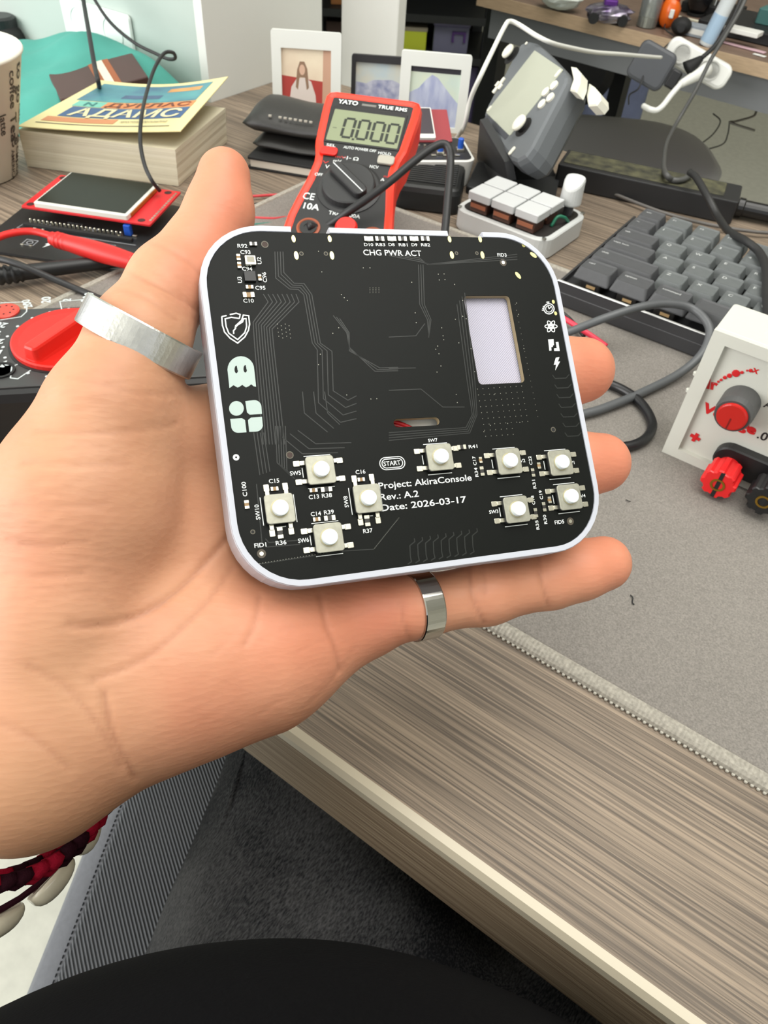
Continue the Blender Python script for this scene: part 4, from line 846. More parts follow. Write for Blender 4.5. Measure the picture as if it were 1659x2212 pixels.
# ------------------------------------------------------------------ white bench supply box
PX, PY, PZ = -0.0385, 0.3199, 0.0742
ps = thing('power_supply_box', 'white printed supply box with red knob and binding posts', 'power supply', Matrix.Translation((PX, PY, mat_z)))
h = PZ - mat_z; wd = 0.115
fr = MB(); fr.rbox(0, wd, 0.0025, 0.0295, 0.0, h, 0.002, 0.0006); fr.obj('body', mat('psu_white', (206, 206, 196), 0.5, bump=0.15, bscale=700, bdist=0.0003), ps)
# raised front rim around a recessed panel
rim = fillmesh([[(0, 0), (wd, 0), (wd, h), (0, h)], [(0.0068, 0.0052), (0.0068, h - 0.0055), (wd - 0.0068, h - 0.0055), (wd - 0.0068, 0.0052)]], 0, 0.0026)
link('front_rim', rim, MATS['psu_white'], ps, Matrix(((1, 0, 0, 0), (0, 0, 1, 0), (0, 1, 0, 0), (0, 0, 0, 1))))
def psp(px, py): 
    d = ray(px, py); q = CAM + d * ((PY + 0.0025 - CAM[1]) / d[1]); return q[0] - PX, q[2] - mat_z
PM = lambda x, z, y=0.0024: Matrix(((1, 0, 0, x), (0, 0, -1, y), (0, 1, 0, z), (0, 0, 0, 1)))
def knob_axis(px, py): return psp(px, py)
x, z = psp(1601, 868); kn = MB().lathe([(0.0085, 0), (0.0085, 0.010), (0.0078, 0.0135), (0.0066, 0.0135)], 32).obj('knob', mat('knob_grey', (74, 74, 74), 0.45), ps, PM(x, z), smooth=False)
MB().lathe([(0.0068, 0.0134), (0.0066, 0.0145), (0.006, 0.0148)], 32).obj('knob_cap', mat('red_cap', (190, 30, 22), 0.3), kn)
MB().box(-0.0003, 0.0003, -0.0062, -0.0005, 0.0148, 0.0150).obj('pointer', mat('cap_line', (120, 14, 12), 0.4), kn)
prm = mat('red_paint', (204, 30, 34), 0.4)
x, z = psp(1514, 886); text('lettering', 'Voltage', prm, ps, PM(x, z) @ Matrix.Rotation(math.radians(-3), 4, 'Z'), 0.0262, 0.0052, 0.05)
x, z = psp(1526, 838); text('lettering', 'Ir', prm, ps, PM(x, z) @ Matrix.Rotation(math.radians(14), 4, 'Z'), None, 0.0052, 0.05)
for k, (a, b, w) in enumerate(((1552, 824, .5), (1558, 820, .6), (1566, 815, .8), (1576, 811, 1.0), (1590, 806, 1.6), (1603, 804, .7), (1614, 800, .4), (1622, 800, .8))):
    x, z = psp(a, b); MB().lathe([(0.0011 * w, 0), (0.0011 * w, 0.0003), (0.0008 * w, 0.0004)], 10).obj('painted_dash', prm, ps, PM(x, z))
x, z = psp(1623, 803); text('lettering', 'x', prm, ps, PM(x, z), None, 0.0036, 0.02)
x, z = psp(1502, 944)
for a, b, q in ((0.0050, 0.0017, 0.0), (0.0017, 0.0050, 0.0001)): MB().box(-a / 2, a / 2, -b / 2, b / 2, q, 0.0004 + q).obj('plus_mark', prm, ps, PM(x, z) @ Matrix.Rotation(math.radians(-8), 4, 'Z'))
x, z = psp(1648, 878); text('lettering', 'A', print_blk, ps, PM(x, z), None, 0.0038, 0.01); x, z = psp(1634, 945); text('lettering', '.0', print_blk, ps, PM(x, z), None, 0.0046, 0.02)
x, z = psp(1583, 985); bz = MB(); bz.prism([(a + 0.012, b) for a, b in rrect(0.040, 0.0145, 0.0072, 8)], [(0, 0), (0.0045, 0), (0.0052, 0.0007)]); bz.obj('terminal_plate', black_pl, ps, PM(x, z))
def post(px, py, m):
    x, z = psp(px, py); o = MB().lathe([(0.0055, 0.005), (0.0055, 0.009)], 24).obj('binding_post', m, ps, PM(x, z))
    n = 8; rings = []                                              # fluted nut with lobes
    for zz, sc_ in ((0.0085, 0.94), (0.009, 1), (0.0205, 1), (0.0212, 0.93)):
        rings.append([((0.0074 if (i // 3) % 2 == 0 else 0.0064) * sc_ * math.cos(2 * math.pi * i / 48), (0.0074 if (i // 3) % 2 == 0 else 0.0064) * sc_ * math.sin(2 * math.pi * i / 48), zz) for i in range(48)])
    MB().rings([[(x * 1.1, y * 1.1, z) for x, y, z in r] for r in rings]).obj('post_nut', m, o)
    MB().lathe([(0.0034, 0.0205), (0.0034, 0.0216), (0.0024, 0.0216), (0.0024, 0.0209)], 20).obj('brass_sleeve', mat('brass', (176, 140, 60), 0.3, 1.0), o)
    MB().box(-0.0009, 0.0009, -0.0074, 0.0074, 0.0208, 0.0214).obj('slot', black_mt, o)
post(1580, 996, mat('red_post', (224, 32, 34), 0.35)); post(1676, 1030, black_pl)
for a, b in ((1489, 805), (1476, 842)):
    x, z = psp(a, b); MB().lathe([(0.001, -0.001), (0.0012, 0.0005), (0.0006, 0.001)], 8).obj('plastic_nub', MATS['psu_white'], ps, Matrix.Translation((-0.0004, 0.004, z)))

# ------------------------------------------------------------------ black multimeter with red dial at the left
e1 = np.array([0.70, 0.714, 0]); org = np.array([-0.348, 0.169, 0])
bm_ = thing('multimeter', 'black multimeter with large red dial lying behind the hand', 'multimeter', frame(org + np.array([0, 0, 0.0]), e1, (0, 0, 1)))
def bl(px, py, z=0.033): 
    q = W(px, py, z) - org; return q[:2] @ e1[:2], q[:2] @ np.array([-e1[1], e1[0]])
MB().prism([(a + 0.0535, b - 0.036) for a, b in rrect(0.147, 0.074, 0.008, 5)], [(0.0005, 0.003), (0.004, 0.0005), (0.016, 0), (0.026, 0.0), (0.030, 0.0012), (0.0315, 0.003)]).obj('case', mat('meter_black', (28, 28, 29), 0.42), bm_)
MB().prism([(a + 0.0535, b - 0.036) for a, b in rrect(0.140, 0.067, 0.005, 5)], [(0.031, 0), (0.0322, 0), (0.0326, 0.0005)]).obj('face_panel', mat('meter_panel', (58, 58, 58), 0.5), bm_)
cx, cy = bl(145, 727, .035); RD = 0.0262
dl = MB().lathe([(RD + 0.0012, 0.0324), (RD + 0.0012, 0.0330), (RD, 0.0331)], 48, (cx, cy)).obj('dial_seat', black_pl, bm_)
MB().lathe([(RD - 0.0002, 0.0325), (RD - 0.0002, 0.0350), (RD - 0.001, 0.0356), (RD - 0.004, 0.0350), (0.004, 0.0340)], 56, (cx, cy)).obj('dial', mat('dial_red', (206, 30, 20), 0.4), bm_, smooth=False)
w0 = bl(76, 765, .0425); w1 = bl(195, 684, .0425); ang = math.atan2(w1[1] - w0[1], w1[0] - w0[0])
MB().prism(rrect(0.047, 0.0075, 0.0022, 5), [(0.034, -0.0012), (0.036, -0.0006), (0.0412, 0), (0.0422, 0.0006), (0.0425, 0.0015)]).obj('dial_grip', mat('dial_red_bright', (226, 38, 26), 0.4), bm_, T(cx, cy, 0, ang), smooth=False)
sx, sy = bl(12, 672); so = MB().lathe([(0.0068, 0.0324), (0.0068, 0.0334), (0.0060, 0.0338)], 28, (sx, sy)).obj('transistor_socket', mat('socket_red', (216, 70, 56), 0.4), bm_)
for k in range(8): MB().lathe([(0.0006, 0.0337), (0.0006, 0.03385)], 8, (sx + 0.004 * math.cos(k * 0.785), sy + 0.004 * math.sin(k * 0.785))).obj('pin_hole', black_mt, so)
jx, jy = bl(3, 800); MB().lathe([(0.0062, 0.0324), (0.0062, 0.0334), (0.005, 0.0334), (0.005, 0.0326)], 24, (jx, jy)).obj('jack', black_mt, bm_)
pr = mat('meter_print', (196, 204, 204), 0.6); g = MB()
def mline(pts, w=0.0006): stroke2(g, [bl(*p) for p in pts], w, 0.0326, 0.0327)
mline([(0, 653), (48, 651), (58, 658), (57, 672), (45, 683), (0, 690)]); mline([(52, 779), (25, 791), (22, 815), (38, 817), (83, 787)]); mline([(133, 667), (129, 650), (228, 642)]); g.obj('scale_lines', pr, bm_)
for k in range(20):
    a = k * 2 * math.pi / 20 + 0.1
    MB().lathe([(0.0008, 0.0326), (0.0008, 0.0328)], 8, (cx + (RD + 0.0035) * math.cos(a), cy + (RD + 0.0035) * math.sin(a))).obj('range_dot', pr if 2 < k < 16 else mat('meter_print_red', (206, 120, 110), 0.6), bm_)
for s, px, py, rot, cap in (('hFE', 48, 788, -35, 0.0034), ('5', 102, 797, -60, 0.0034), ('20', 18, 698, 160, 0.0032), ('2k', 10, 732, 175, 0.003), ('200', 70, 662, 110, 0.003), ('20', 108, 653, 95, 0.0034), ('2', 152, 650, 90, 0.003), ('200', 192, 652, 80, 0.0034), ('Δ', 6, 755, 190, 0.003), ('2M', 15, 778, 215, 0.003), ('m', 137, 803, -80, 0.003), ('Ω', 2, 715, 180, 0.0044)):
    x, y = bl(px, py); text('lettering', s, pr, bm_, T(x, y, 0, math.radians(rot)), None, cap * 1.35, 0.03, 0.0328)
# ------------------------------------------------------------------ display board at the left: black board, red display module
L0, L1, L2 = W(45, 445, .012), W(320, 485, .012), W(95, 375, .012)
xd = (L1 - L0) / np.linalg.norm(L1 - L0)
db = thing('prototype_board', 'black circuit board with red display module beside the paperback', 'circuit board', frame((L0[0], L0[1], 0), xd, (0, 0, 1)))
def dl_(px, py, z=0.002): q = W(px, py, z) - np.array([L0[0], L0[1], 0]); Mi = np.array(db.matrix_world.inverted().to_3x3()); r = Mi @ q; return r[0], r[1]
pb = [dl_(0, 497), dl_(28, 547), (0.108, dl_(200, 548)[1] + 0.004), (0.112, 0.01), (0.106, 0.058), (0.0, 0.058)]
x_l = dl_(0, 500)[0] - 0.004; y_b = dl_(30, 550)[1]
MB().prism([(a + (x_l + 0.108) / 2, b + (y_b + 0.052) / 2) for a, b in rrect(0.108 - x_l, 0.052 - y_b, 0.014, 6)], [(0.0008, 0), (0.0024, 0)]).obj('main_board', mat('proto_black', (30, 32, 34), 0.4), db)
MB().rbox(0.0, 0.0925, 0.0, 0.055, 0.0105, 0.012, 0.001, 0.0002).obj('module_board', mat('module_red', (206, 34, 40), 0.45), db)
fr = MB().rbox(0.0095, 0.0765, 0.0008, 0.0542, 0.012, 0.0155, 0.0012, 0.0004).obj('display_frame', mat('display_white', (222, 222, 212), 0.4), db)
MB().rbox(0.0108, 0.0740, 0.0036, 0.0532, 0.0155, 0.0158, 0.0006, 0.0001).obj('display_glass', mat('display_dark', (34, 36, 28), 0.3, spec=0.2), fr)
MB().rbox(0.0690, 0.0770, 0.006, 0.050, 0.0125, 0.0150, 0.0006, 0.0002).obj('ribbon', mat('ribbon_orange', (170, 104, 40), 0.35), fr)
for x, y in ((0.0045, 0.0045), (0.0045, 0.0505), (0.0845, 0.0045), (0.0845, 0.0505)):
    MB().lathe([(0.0026, 0.01202), (0.0026, 0.0121)], 20, (x, y)).obj('mount_hole', mat('hole_dark', (60, 20, 20), 0.6), db)
for i in range(14): MB().box(0.0897, 0.0913, 0.005 + i * 0.0034, 0.0071 + i * 0.0034, 0.012, 0.0124).obj('solder_pad', tin, db)
for i in range(4): MB().lathe([(0.0009, 0.012), (0.0011, 0.0128), (0.0004, 0.0132)], 10, (0.0065, 0.021 + i * 0.0034)).obj('header_pin', tin, db)
for i in range(22): MB().lathe([(0.0007, 0.0024), (0.0009, 0.0035), (0.0007, 0.0060), (0.0004, 0.0064)], 8, (0.0075 + i * 0.0031, -0.0045)).obj('header_pin', tin, db)
hd = MB().rbox(0.004, 0.082, -0.0095, -0.0065, 0.0024, 0.0046, 0.0004, 0.0002).obj('header_strip', black_mt, db)
hl = MB(); stroke2(hl, [(0.003, -0.003), (0.001, -0.0122), (0.086, -0.0122)], 0.0005, 0.0024, 0.00246); hl.obj('outline_print', mat('grey_silk', (150, 152, 156), 0.6), db)
gs = MATS['grey_silk']
for px, py in ((92, 490), (195, 500), (65, 525)):                   # faint empty switch footprints
    x, y = dl_(px, py); q = MB(); stroke2(q, [(x - 0.004, y - 0.0035), (x + 0.004, y - 0.0035), (x + 0.004, y + 0.0035), (x - 0.004, y + 0.0035)], 0.0006, 0.0024, 0.00246, True)
    stroke2(q, [(x + 0.002 * math.cos(t), y + 0.002 * math.sin(t)) for t in [i * math.pi / 5 for i in range(10)]], 0.0006, 0.0024, 0.00246, True); q.obj('switch_footprint', gs, db)
    for s in (-1, 1): MB().rbox(x - 0.003 * s - 0.001, x - 0.003 * s + 0.001, y - 0.0048, y - 0.0038, 0.0024, 0.003, 0.0002, 0.0001, 2).obj('solder_pad', tin, db)
for s, px, py in (('BOOT MODE', 165, 514), ('ARDUINO', 25, 497), ('RESET TO BOOTLOADER', 175, 522), ('GND 5V TX', 145, 483)):
    x, y = dl_(px, py); text('lettering', s, gs, db, T(x, y), None, 0.0016, 0.0, 0.00246)
x, y = dl_(98, 530); link('bolt_emblem', fillmesh([[(x + a, y + b) for a, b in ((0.0, -0.004), (0.0035, 0.001), (0.0022, 0.0012), (0.005, 0.005), (0.002, 0.005), (-0.0005, 0.0005), (0.0012, 0.0005))]], 0.0024, 0.00246), print_w, db)
x, y = dl_(279, 508); MB().rbox(x - 0.0024, x + 0.0024, y - 0.002, y + 0.002, 0.0024, 0.0095, 0.0006, 0.0003).obj('trimmer', mat('trimmer_blue', (34, 86, 190), 0.4), db)
for a, b in ((258, 512), (262, 520), (292, 512)): x, y = dl_(a, b); MB().rbox(x - 0.0015, x + 0.0015, y - 0.001, y + 0.001, 0.0024, 0.0036, 0.0004, 0.0003, 2).obj('terminal', tin, db)

# ------------------------------------------------------------------ test leads and cables
def cable(name, label, pts, r, m, cat='cable', group=None): return tag(tube(name, pts, r, m), label, cat, group)
rp = thing('test_probe', 'red test probe with ribbed grip lying across the prototype board', 'test probe', Matrix.Identity(4))
red_l = mat('lead_red', (216, 34, 30), 0.42)
tube('lead', [W(-60, 535, .010), W(-20, 520, .013), W(20, 505, .016), W(70, 500, .017), W(118, 512, .016)], 0.0022, red_l, rp)
a, b = W(112, 515, .016), W(290, 566, .014)
def grip(t): return 0.0042 if t < 0.04 else (0.0052 - 0.0008 * ((int(t * 60) % 3) == 0) if t < 0.20 else 0.0050 + 0.0012 * math.sin((t - 0.2) / 0.8 * math.pi))
tube('grip', [a + (b - a) * t for t in np.linspace(0, 1, 61)], grip, red_l, rp, 16, 1, False)
bp_ = thing('test_probe', 'black test probe with ribbed grip lying in front of the prototype board', 'test probe', Matrix.Identity(4))
a, b = W(-40, 600, .008), W(310, 556, .0075)
def grip2(t): return 0.0058 - 0.0012 * ((int(t * 70) % 3) == 0) if t < 0.24 else 0.0050 - 0.0012 * t
tube('grip', [a + (b - a) * t for t in np.linspace(0, 1, 71)], grip2, black_pl, bp_, 16, 1, False)
cable('test_lead', 'thin black lead crossing the bare desk behind the black multimeter', [W(-60, 552, .012), W(0, 560, .018), W(50, 575, .017), W(120, 605, .010), W(180, 630, .005), W(240, 655, .0045), W(330, 690, .0045)], 0.0020, black_rub)
cable('power_cable', 'grey cable looping out from behind the board over the keyboard edge', [W(760, 800, .0065), W(950, 775, .0065), W(1110, 752, .009), W(1190, 730, .014), W(1240, 713, .018), W(1310, 686, .026), (W(1380, 664, .030)), W(1440, 656, .030), W(1492, 665, .028), W(1524, 692, .026), W(1533, 722, .022), W(1515, 765, .014), W(1470, 805, .008), W(1400, 842, .0065), W(1330, 872, .0065), W(1265, 893, .0065), W(1130, 920, .0065), W(950, 930, .0065), W(780, 890, .0065)], 0.0024, grey_cab)
cable('power_cable', 'black cable curling on the mat beside the ring finger', [W(900, 730, .006), W(1080, 745, .006), W(1200, 785, .006), W(1290, 820, .006), W(1345, 842, .006), W(1385, 872, .006), W(1408, 912, .006), W(1400, 942, .006), W(1372, 960, .006), W(1330, 968, .006), W(1220, 985, .006), W(1050, 990, .006), W(860, 960, .006)], 0.0026, mat('black_cable_gloss', (26, 26, 28), 0.35))
cable('jumper_wire', 'pink-red wire end showing beside the board right edge', [W(1180, 665, .012), W(1225, 692, .011), W(1250, 708, .010), W(1280, 727, .008), W(1310, 748, .006)], 0.0016, mat('pink_red_wire', (222, 50, 74), 0.4))
cable('jumper_wire', 'black wire beside the pink-red wire at the board right edge', [W(1180, 652, .012), W(1222, 682, .010), W(1240, 700, .007), W(1262, 726, .006)], 0.0013, black_rub)
cable('jumper_wire', 'thin red wire on the desk left of the red multimeter', [W(470, 425, .003), W(545, 424, .003), W(600, 421, .002), W(680, 424, .002)], 0.0010, mat('thin_red', (196, 60, 66), 0.5))
cable('jumper_wire', 'second thin red wire nearer the thumb, left of the red multimeter', [W(540, 470, .003), W(590, 472, .003), W(625, 470, .002), W(680, 478, .002)], 0.0010, MATS['thin_red'])
cable('jumper_wire', 'thin green wire on the desk left of the red multimeter', [W(540, 486, .003), W(600, 482, .002), W(680, 486, .002)], 0.0009, mat('thin_green', (40, 120, 104), 0.5))
cable('jumper_pin', 'short black jumper pin on the desk left of the red multimeter', [W(548, 443, .0018), W(562, 440, .0018), W(576, 433, .0018)], 0.0013, black_mt, 'jumper')
cable('monitor_cable', 'thin grey cable along the foot of the long black tray', [W(1230, 375, .004), W(1262, 388, .004), W(1330, 420, .004), W(1420, 455, .004), W(1500, 478, .004), W(1580, 494, .004), W(1659, 503, .004), W(1760, 505, .004)], 0.0013, mat('dull_grey_cable', (98, 94, 90), 0.5))
cable('usb_cable', 'black cable dropping over the tray onto the keyboard right side', [W(1490, 372, .030), W(1505, 385, .030), W(1530, 428, .026), W(1552, 470, .020), W(1575, 500, .026), W(1610, 520, .031), W(1640, 545, .031), W(1654, 580, .031), W(1656, 640, .030), W(1660, 700, .03)], 0.0026, mat('soft_black_cable', (40, 40, 40), 0.5))

cable('lint_fibre', 'tiny black lint fibre on the grey mat near the little finger', [W(1362, 1285, .0036), W(1367, 1292, .0038), W(1366, 1301, .0036), W(1370, 1306, .0035)], 0.00025, black_mt, 'lint')
cable('lint_fibre', 'tiny black lint fibre on the grey mat below the ring finger', [W(1352, 1079, .0036), W(1357, 1082, .0037), W(1362, 1083, .0035)], 0.0002, black_mt, 'lint')

# ------------------------------------------------------------------ paperback book
bk = thing('paperback_book', 'thick cream paperback with yellow cover beside the paper cup', 'book', Matrix.Identity(4))
bFL, bFR, bBR, bBL = W(38, 272, .031), W(390, 283, .041), W(493, 165, .047), W(217, 173, .033)
q0, q1 = np.array([bFL[0] - 0.004, bFL[1] + 0.001, 0]), W(386, 403, 0); zb = 0.0275
back = np.array([-0.036, 0.090, 0]); q2, q3 = q1 + back, q0 + back
v = []; NB = 10
pg = MB(); rg = []
for k in range(NB + 1):
    z = 0.0003 + zb * k / NB; e = 0.0012 * math.sin(k * 2.3); lean = 0.004 * (k / NB)
    rg.append([tuple(np.array([p[0], p[1], z]) + np.array([lean * 0.7 + e * 0.15, lean * -0.2, 0])) for p in (q0, q1, q2, q3)])
pg.rings(rg); page_m = bpy.data.materials.new('page_edges'); page_m.use_nodes = True; nt = page_m.node_tree; b = nt.nodes['Principled BSDF']
tc = nt.nodes.new('ShaderNodeTexCoord'); mpn = nt.nodes.new('ShaderNodeMapping'); mpn.inputs['Scale'].default_value = (6, 6, 900); nt.links.new(tc.outputs['Object'], mpn.inputs['Vector'])
nn_ = nt.nodes.new('ShaderNodeTexNoise'); nn_.inputs['Scale'].default_value = 1; nn_.inputs['Detail'].default_value = 3; nt.links.new(mpn.outputs['Vector'], nn_.inputs['Vector'])
rr_ = nt.nodes.new('ShaderNodeValToRGB'); rr_.color_ramp.elements[0].color = rgb(208, 200, 172); rr_.color_ramp.elements[1].color = rgb(230, 223, 200); rr_.color_ramp.elements[0].position = .3; rr_.color_ramp.elements[1].position = .7
nt.links.new(nn_.outputs['Fac'], rr_.inputs['Fac']); nt.links.new(rr_.outputs['Color'], b.inputs['Base Color']); b.inputs['Roughness'].default_value = 0.8
pg.obj('page_block', page_m, bk)
def cov(u, v, off=0.0):
    p = (1 - u) * (1 - v) * bFL + u * (1 - v) * bFR + u * v * bBR + (1 - u) * v * bBL
    return p + np.array([0, 0, -0.0045 * math.sin(math.pi * u) * (0.4 + 0.6 * v) + off])
cv = MB(); n = 14; t_ = 0.0006
for s in (0, 1):
    cv.v += [tuple(cov(i / n, j / n, -t_ * s)) for j in range(n + 1) for i in range(n + 1)]
A = (n + 1) ** 2
for j in range(n):
    for i in range(n):
        a = j * (n + 1) + i; cv.f += [(a, a + 1, a + n + 2, a + n + 1), (A + a, A + a + n + 1, A + a + n + 2, A + a + 1)]
edge = [i for i in range(n + 1)] + [(j + 1) * (n + 1) + n for j in range(n)] + [n * (n + 1) + n - 1 - i for i in range(n)] + [(n - 1 - j) * (n + 1) for j in range(n - 1)]
for i in range(len(edge)): a, c_ = edge[i], edge[(i + 1) % len(edge)]; cv.f.append((a, A + a, A + c_, c_))
cover = cv.obj('cover', mat('cover_yellow', (232, 218, 160), 0.5), bk, smooth=False)
def cpatch(name, u0, u1, v0, v1, m, off=0.0002):
    mb = MB(); k = 12
    mb.v = [tuple(cov(u0 + (u1 - u0) * i / k, v0 + (v1 - v0) * j / k, off)) for j in range(k + 1) for i in range(k + 1)]
    mb.f = [(j * (k + 1) + i, j * (k + 1) + i + 1, (j + 1) * (k + 1) + i + 1, (j + 1) * (k + 1) + i) for j in range(k) for i in range(k)]
    return mb.obj(name, m, cover)
cpatch('cover_picture', 0.07, 0.91, 0.56, 0.93, mat('painting_teal', (92, 158, 160), 0.5, col2=(70, 104, 132), nscale=26, detail=3))
cpatch('picture_streak', 0.62, 0.86, 0.78, 0.86, mat('painting_orange', (206, 150, 90), 0.5, noise=0.2, nscale=60), 0.0003)
cpatch('picture_streak', 0.34, 0.62, 0.64, 0.72, mat('painting_blue', (70, 92, 122), 0.5, noise=0.2, nscale=60), 0.0003)
cpatch('logo_block', 0.10, 0.30, 0.44, 0.55, mat('cover_green', (118, 190, 172), 0.5))
cpatch('title_band', 0.30, 0.92, 0.44, 0.55, mat('cover_orange', (222, 138, 84), 0.5)); cpatch('title_band', 0.12, 0.92, 0.23, 0.43, mat('cover_blue', (62, 92, 134), 0.5))
cpatch('title_band', 0.07, 0.53, 0.13, 0.215, mat('cover_orange2', (206, 138, 92), 0.5)); cpatch('rule_line', 0.06, 0.90, 0.085, 0.098, mat('rule_dark', (90, 80, 70), 0.5))
def ctext(s, u0, u1, v0, v1, m):
    me = text_mesh(s, 0.02); k = len(me.vertices); co = np.zeros(k * 3); me.vertices.foreach_get('co', co); co = co.reshape(-1, 3)
    x0, x1 = co[:, 0].min(), co[:, 0].max(); o = np.array([cov(u0 + (u1 - u0) * (p[0] - x0) / (x1 - x0), v0 + (v1 - v0) * p[1] / 0.73, 0.0005) for p in co])
    me.vertices.foreach_set('co', o.ravel()); me.update(); me.materials.clear(); return link('lettering', me, m, cover)
ctext('ДУГЛАС', 0.32, 0.90, 0.46, 0.535, mat('title_dark', (110, 56, 40), 0.5)); ctext('АДАМС', 0.17, 0.89, 0.255, 0.405, mat('title_cream', (240, 226, 176), 0.5)); ctext('N', 0.17, 0.24, 0.46, 0.53, mat('title_teal', (52, 120, 120), 0.5))
ctext('АВТОСТОПОМ ПО ГАЛАКТИКЕ', 0.56, 0.86, 0.15, 0.185, mat('cover_grey', (150, 140, 110), 0.5))

# ------------------------------------------------------------------ paper cup
cpos = W(-42, 377, 0); CH = 0.081; R0, R1 = 0.0265, 0.0515
cu = thing('paper_cup', 'white paper coffee cup with handwritten-style brown words', 'cup', Matrix.Translation(tuple(cpos)))
MB().lathe([(R0 - 0.001, 0.0006), (R0, 0.001), (R1, CH), (R1 + 0.0012, CH + 0.0006), (R1 + 0.0016, CH + 0.002), (R1 + 0.0008, CH + 0.0034), (R1 - 0.0008, CH + 0.003), (R1 - 0.0012, CH), (R0 - 0.001, 0.003)], 48).obj('cup_wall', mat('cup_paper', (240, 236, 222), 0.6), cu, smooth=True)
def cup_text(s, ang, z, cap, vert=True, bold=0.01, m=None):
    me = text_mesh(s, bold); k = len(me.vertices); co = np.zeros(k * 3); me.vertices.foreach_get('co', co); co = co.reshape(-1, 3) * cap / 0.73; o = []
    for x, y, _ in co:
        zz, ss = (z - x, y) if vert else (z + y, x)
        r = R0 + (R1 - R0) * zz / CH + 0.00025; a = ang + ss / r; o.append((r * math.cos(a), r * math.sin(a), zz))
    me.vertices.foreach_set('co', np.array(o).ravel()); me.update(); me.materials.clear(); link('lettering', me, m or mat('cup_ink', (62, 50, 42), 0.6), cu)
a0 = math.atan2(-cpos[1], -cpos[0])
for s, da, z, cap, ve in (('coffee', 0.62, 0.076, 0.0075, 1), ('to go', 0.84, 0.078, 0.009, 1), ('Tea', 0.62, 0.047, 0.009, 1), ('tea', 0.62, 0.024, 0.0085, 0), ('AMERICANO', 0.62, 0.022, 0.004, 1), ('сироп', 0.86, 0.022, 0.006, 1), ('cafe', 0.98, 0.05, 0.006, 1), ('latte', 0.36, 0.05, 0.006, 1)): cup_text(s, a0 + da + 0.24, z, cap, bool(ve))

# ------------------------------------------------------------------ teal cloth heap and brown box on it
random.seed(5)
def cloth_z(x, y):
    base = 0.026 * math.exp(-((x + 0.655) / 0.085) ** 2 - ((y - 0.515) / 0.06) ** 2) + 0.022 * math.exp(-((x + 0.68) / 0.13) ** 4 - ((y - 0.45) / 0.10) ** 4)
    fold = 0.0022 * math.sin(60 * (x + 0.6 * y) + 1.2 * math.sin(26 * y)) + 0.0012 * math.sin(110 * (x - 0.7 * y))
    ed = 1 - math.exp(-((abs((x + 0.69) / 0.145)) ** 6 + (abs((y - 0.445) / 0.09)) ** 6)); fade = max(0.0, 1 - ed * 1.6)
    return 0.0012 + max(0.0, (base + fold * min(1, base * 90)) * fade)
tc_ = MB(); nx, ny = 64, 46; xs = [-0.835 + 0.262 * i / (nx - 1) for i in range(nx)]; ys = [0.362 + 0.166 * j / (ny - 1) for j in range(ny)]
tc_.v = [(x, y, cloth_z(x, y)) for y in ys for x in xs] + [(x, y, 0.0004) for y in ys for x in xs]; A = nx * ny
for j in range(ny - 1):
    for i in range(nx - 1): a = j * nx + i; tc_.f += [(a, a + 1, a + nx + 1, a + nx), (A + a, A + a + nx, A + a + nx + 1, A + a + 1)]
per = list(range(nx)) + [j * nx + nx - 1 for j in range(1, ny)] + [(ny - 1) * nx + i for i in range(nx - 2, -1, -1)] + [j * nx for j in range(ny - 2, 0, -1)]
for i in range(len(per)): a, c_ = per[i], per[(i + 1) % len(per)]; tc_.f.append((a, A + a, A + c_, c_))
tag(tc_.obj('cloth_heap', mat('teal_cloth', (72, 150, 138), 0.85, noise=0.05, nscale=40, bump=0.2, bscale=900, bdist=0.0004), smooth=True), 'crumpled turquoise cloth heaped against the pale wall', 'cloth')
wq = [W(85, 165, .026), W(130, 215, .024), W(320, 165, .036), W(240, 105, .040)]
xb = wq[2] - wq[1]; yb = wq[0] - wq[1]; nb_ = np.cross(xb, yb); xb_l, yb_l = np.linalg.norm(xb), np.linalg.norm(yb)
wl = thing('wallet', 'dark brown box with orange and white stripes on the turquoise cloth', 'box', frame(wq[1], xb, nb_))
MB().rbox(0, xb_l, 0, yb_l, -0.009, 0, 0.002, 0.001).obj('body', mat('dark_brown', (74, 50, 46), 0.5), wl)
for f0, f1, m in ((0.46, 0.54, mat('stripe_rust', (150, 82, 44), 0.5)), (0.54, 0.63, mat('stripe_white', (214, 208, 188), 0.5)), (0.63, 0.70, mat('stripe_rust', (150, 82, 44), 0.5))):
    MB().box(xb_l * f0, xb_l * f1, 0.0, yb_l, 0.0, 0.0002).obj('stripe', m, wl)

# ------------------------------------------------------------------ leather case on a black notebook
s0, s1 = W(545, 366, 0), W(700, 392, 0); sd = (s1 - s0) / np.linalg.norm(s1 - s0)
nbk = thing('notebook', 'thin black notebook with pale page edge under the leather case', 'notebook', frame(s0, sd, (0, 0, 1)))
MB().rbox(-0.004, 0.080, 0.0, 0.062, 0.0075, 0.0095, 0.002, 0.0004).obj('cover', black_mt, nbk); MB().rbox(-0.002, 0.078, 0.001, 0.061, 0.0018, 0.0075, 0.001, 0.0003).obj('pages', mat('pages_pale', (206, 200, 186), 0.7), nbk); MB().rbox(-0.004, 0.080, 0.0, 0.062, 0.0003, 0.0018, 0.002, 0.0003).obj('cover', black_mt, nbk)
lc = thing('glasses_case', 'soft black leather case lying behind the thumb tip', 'case', frame(s0 + np.array([-0.012, 0.008, 0.0097]), sd, (0, 0, 1)))
leather = mat('black_leather', (44, 43, 41), 0.42, noise=0.1, nscale=300, bump=0.35, bscale=1100, bdist=0.0004)
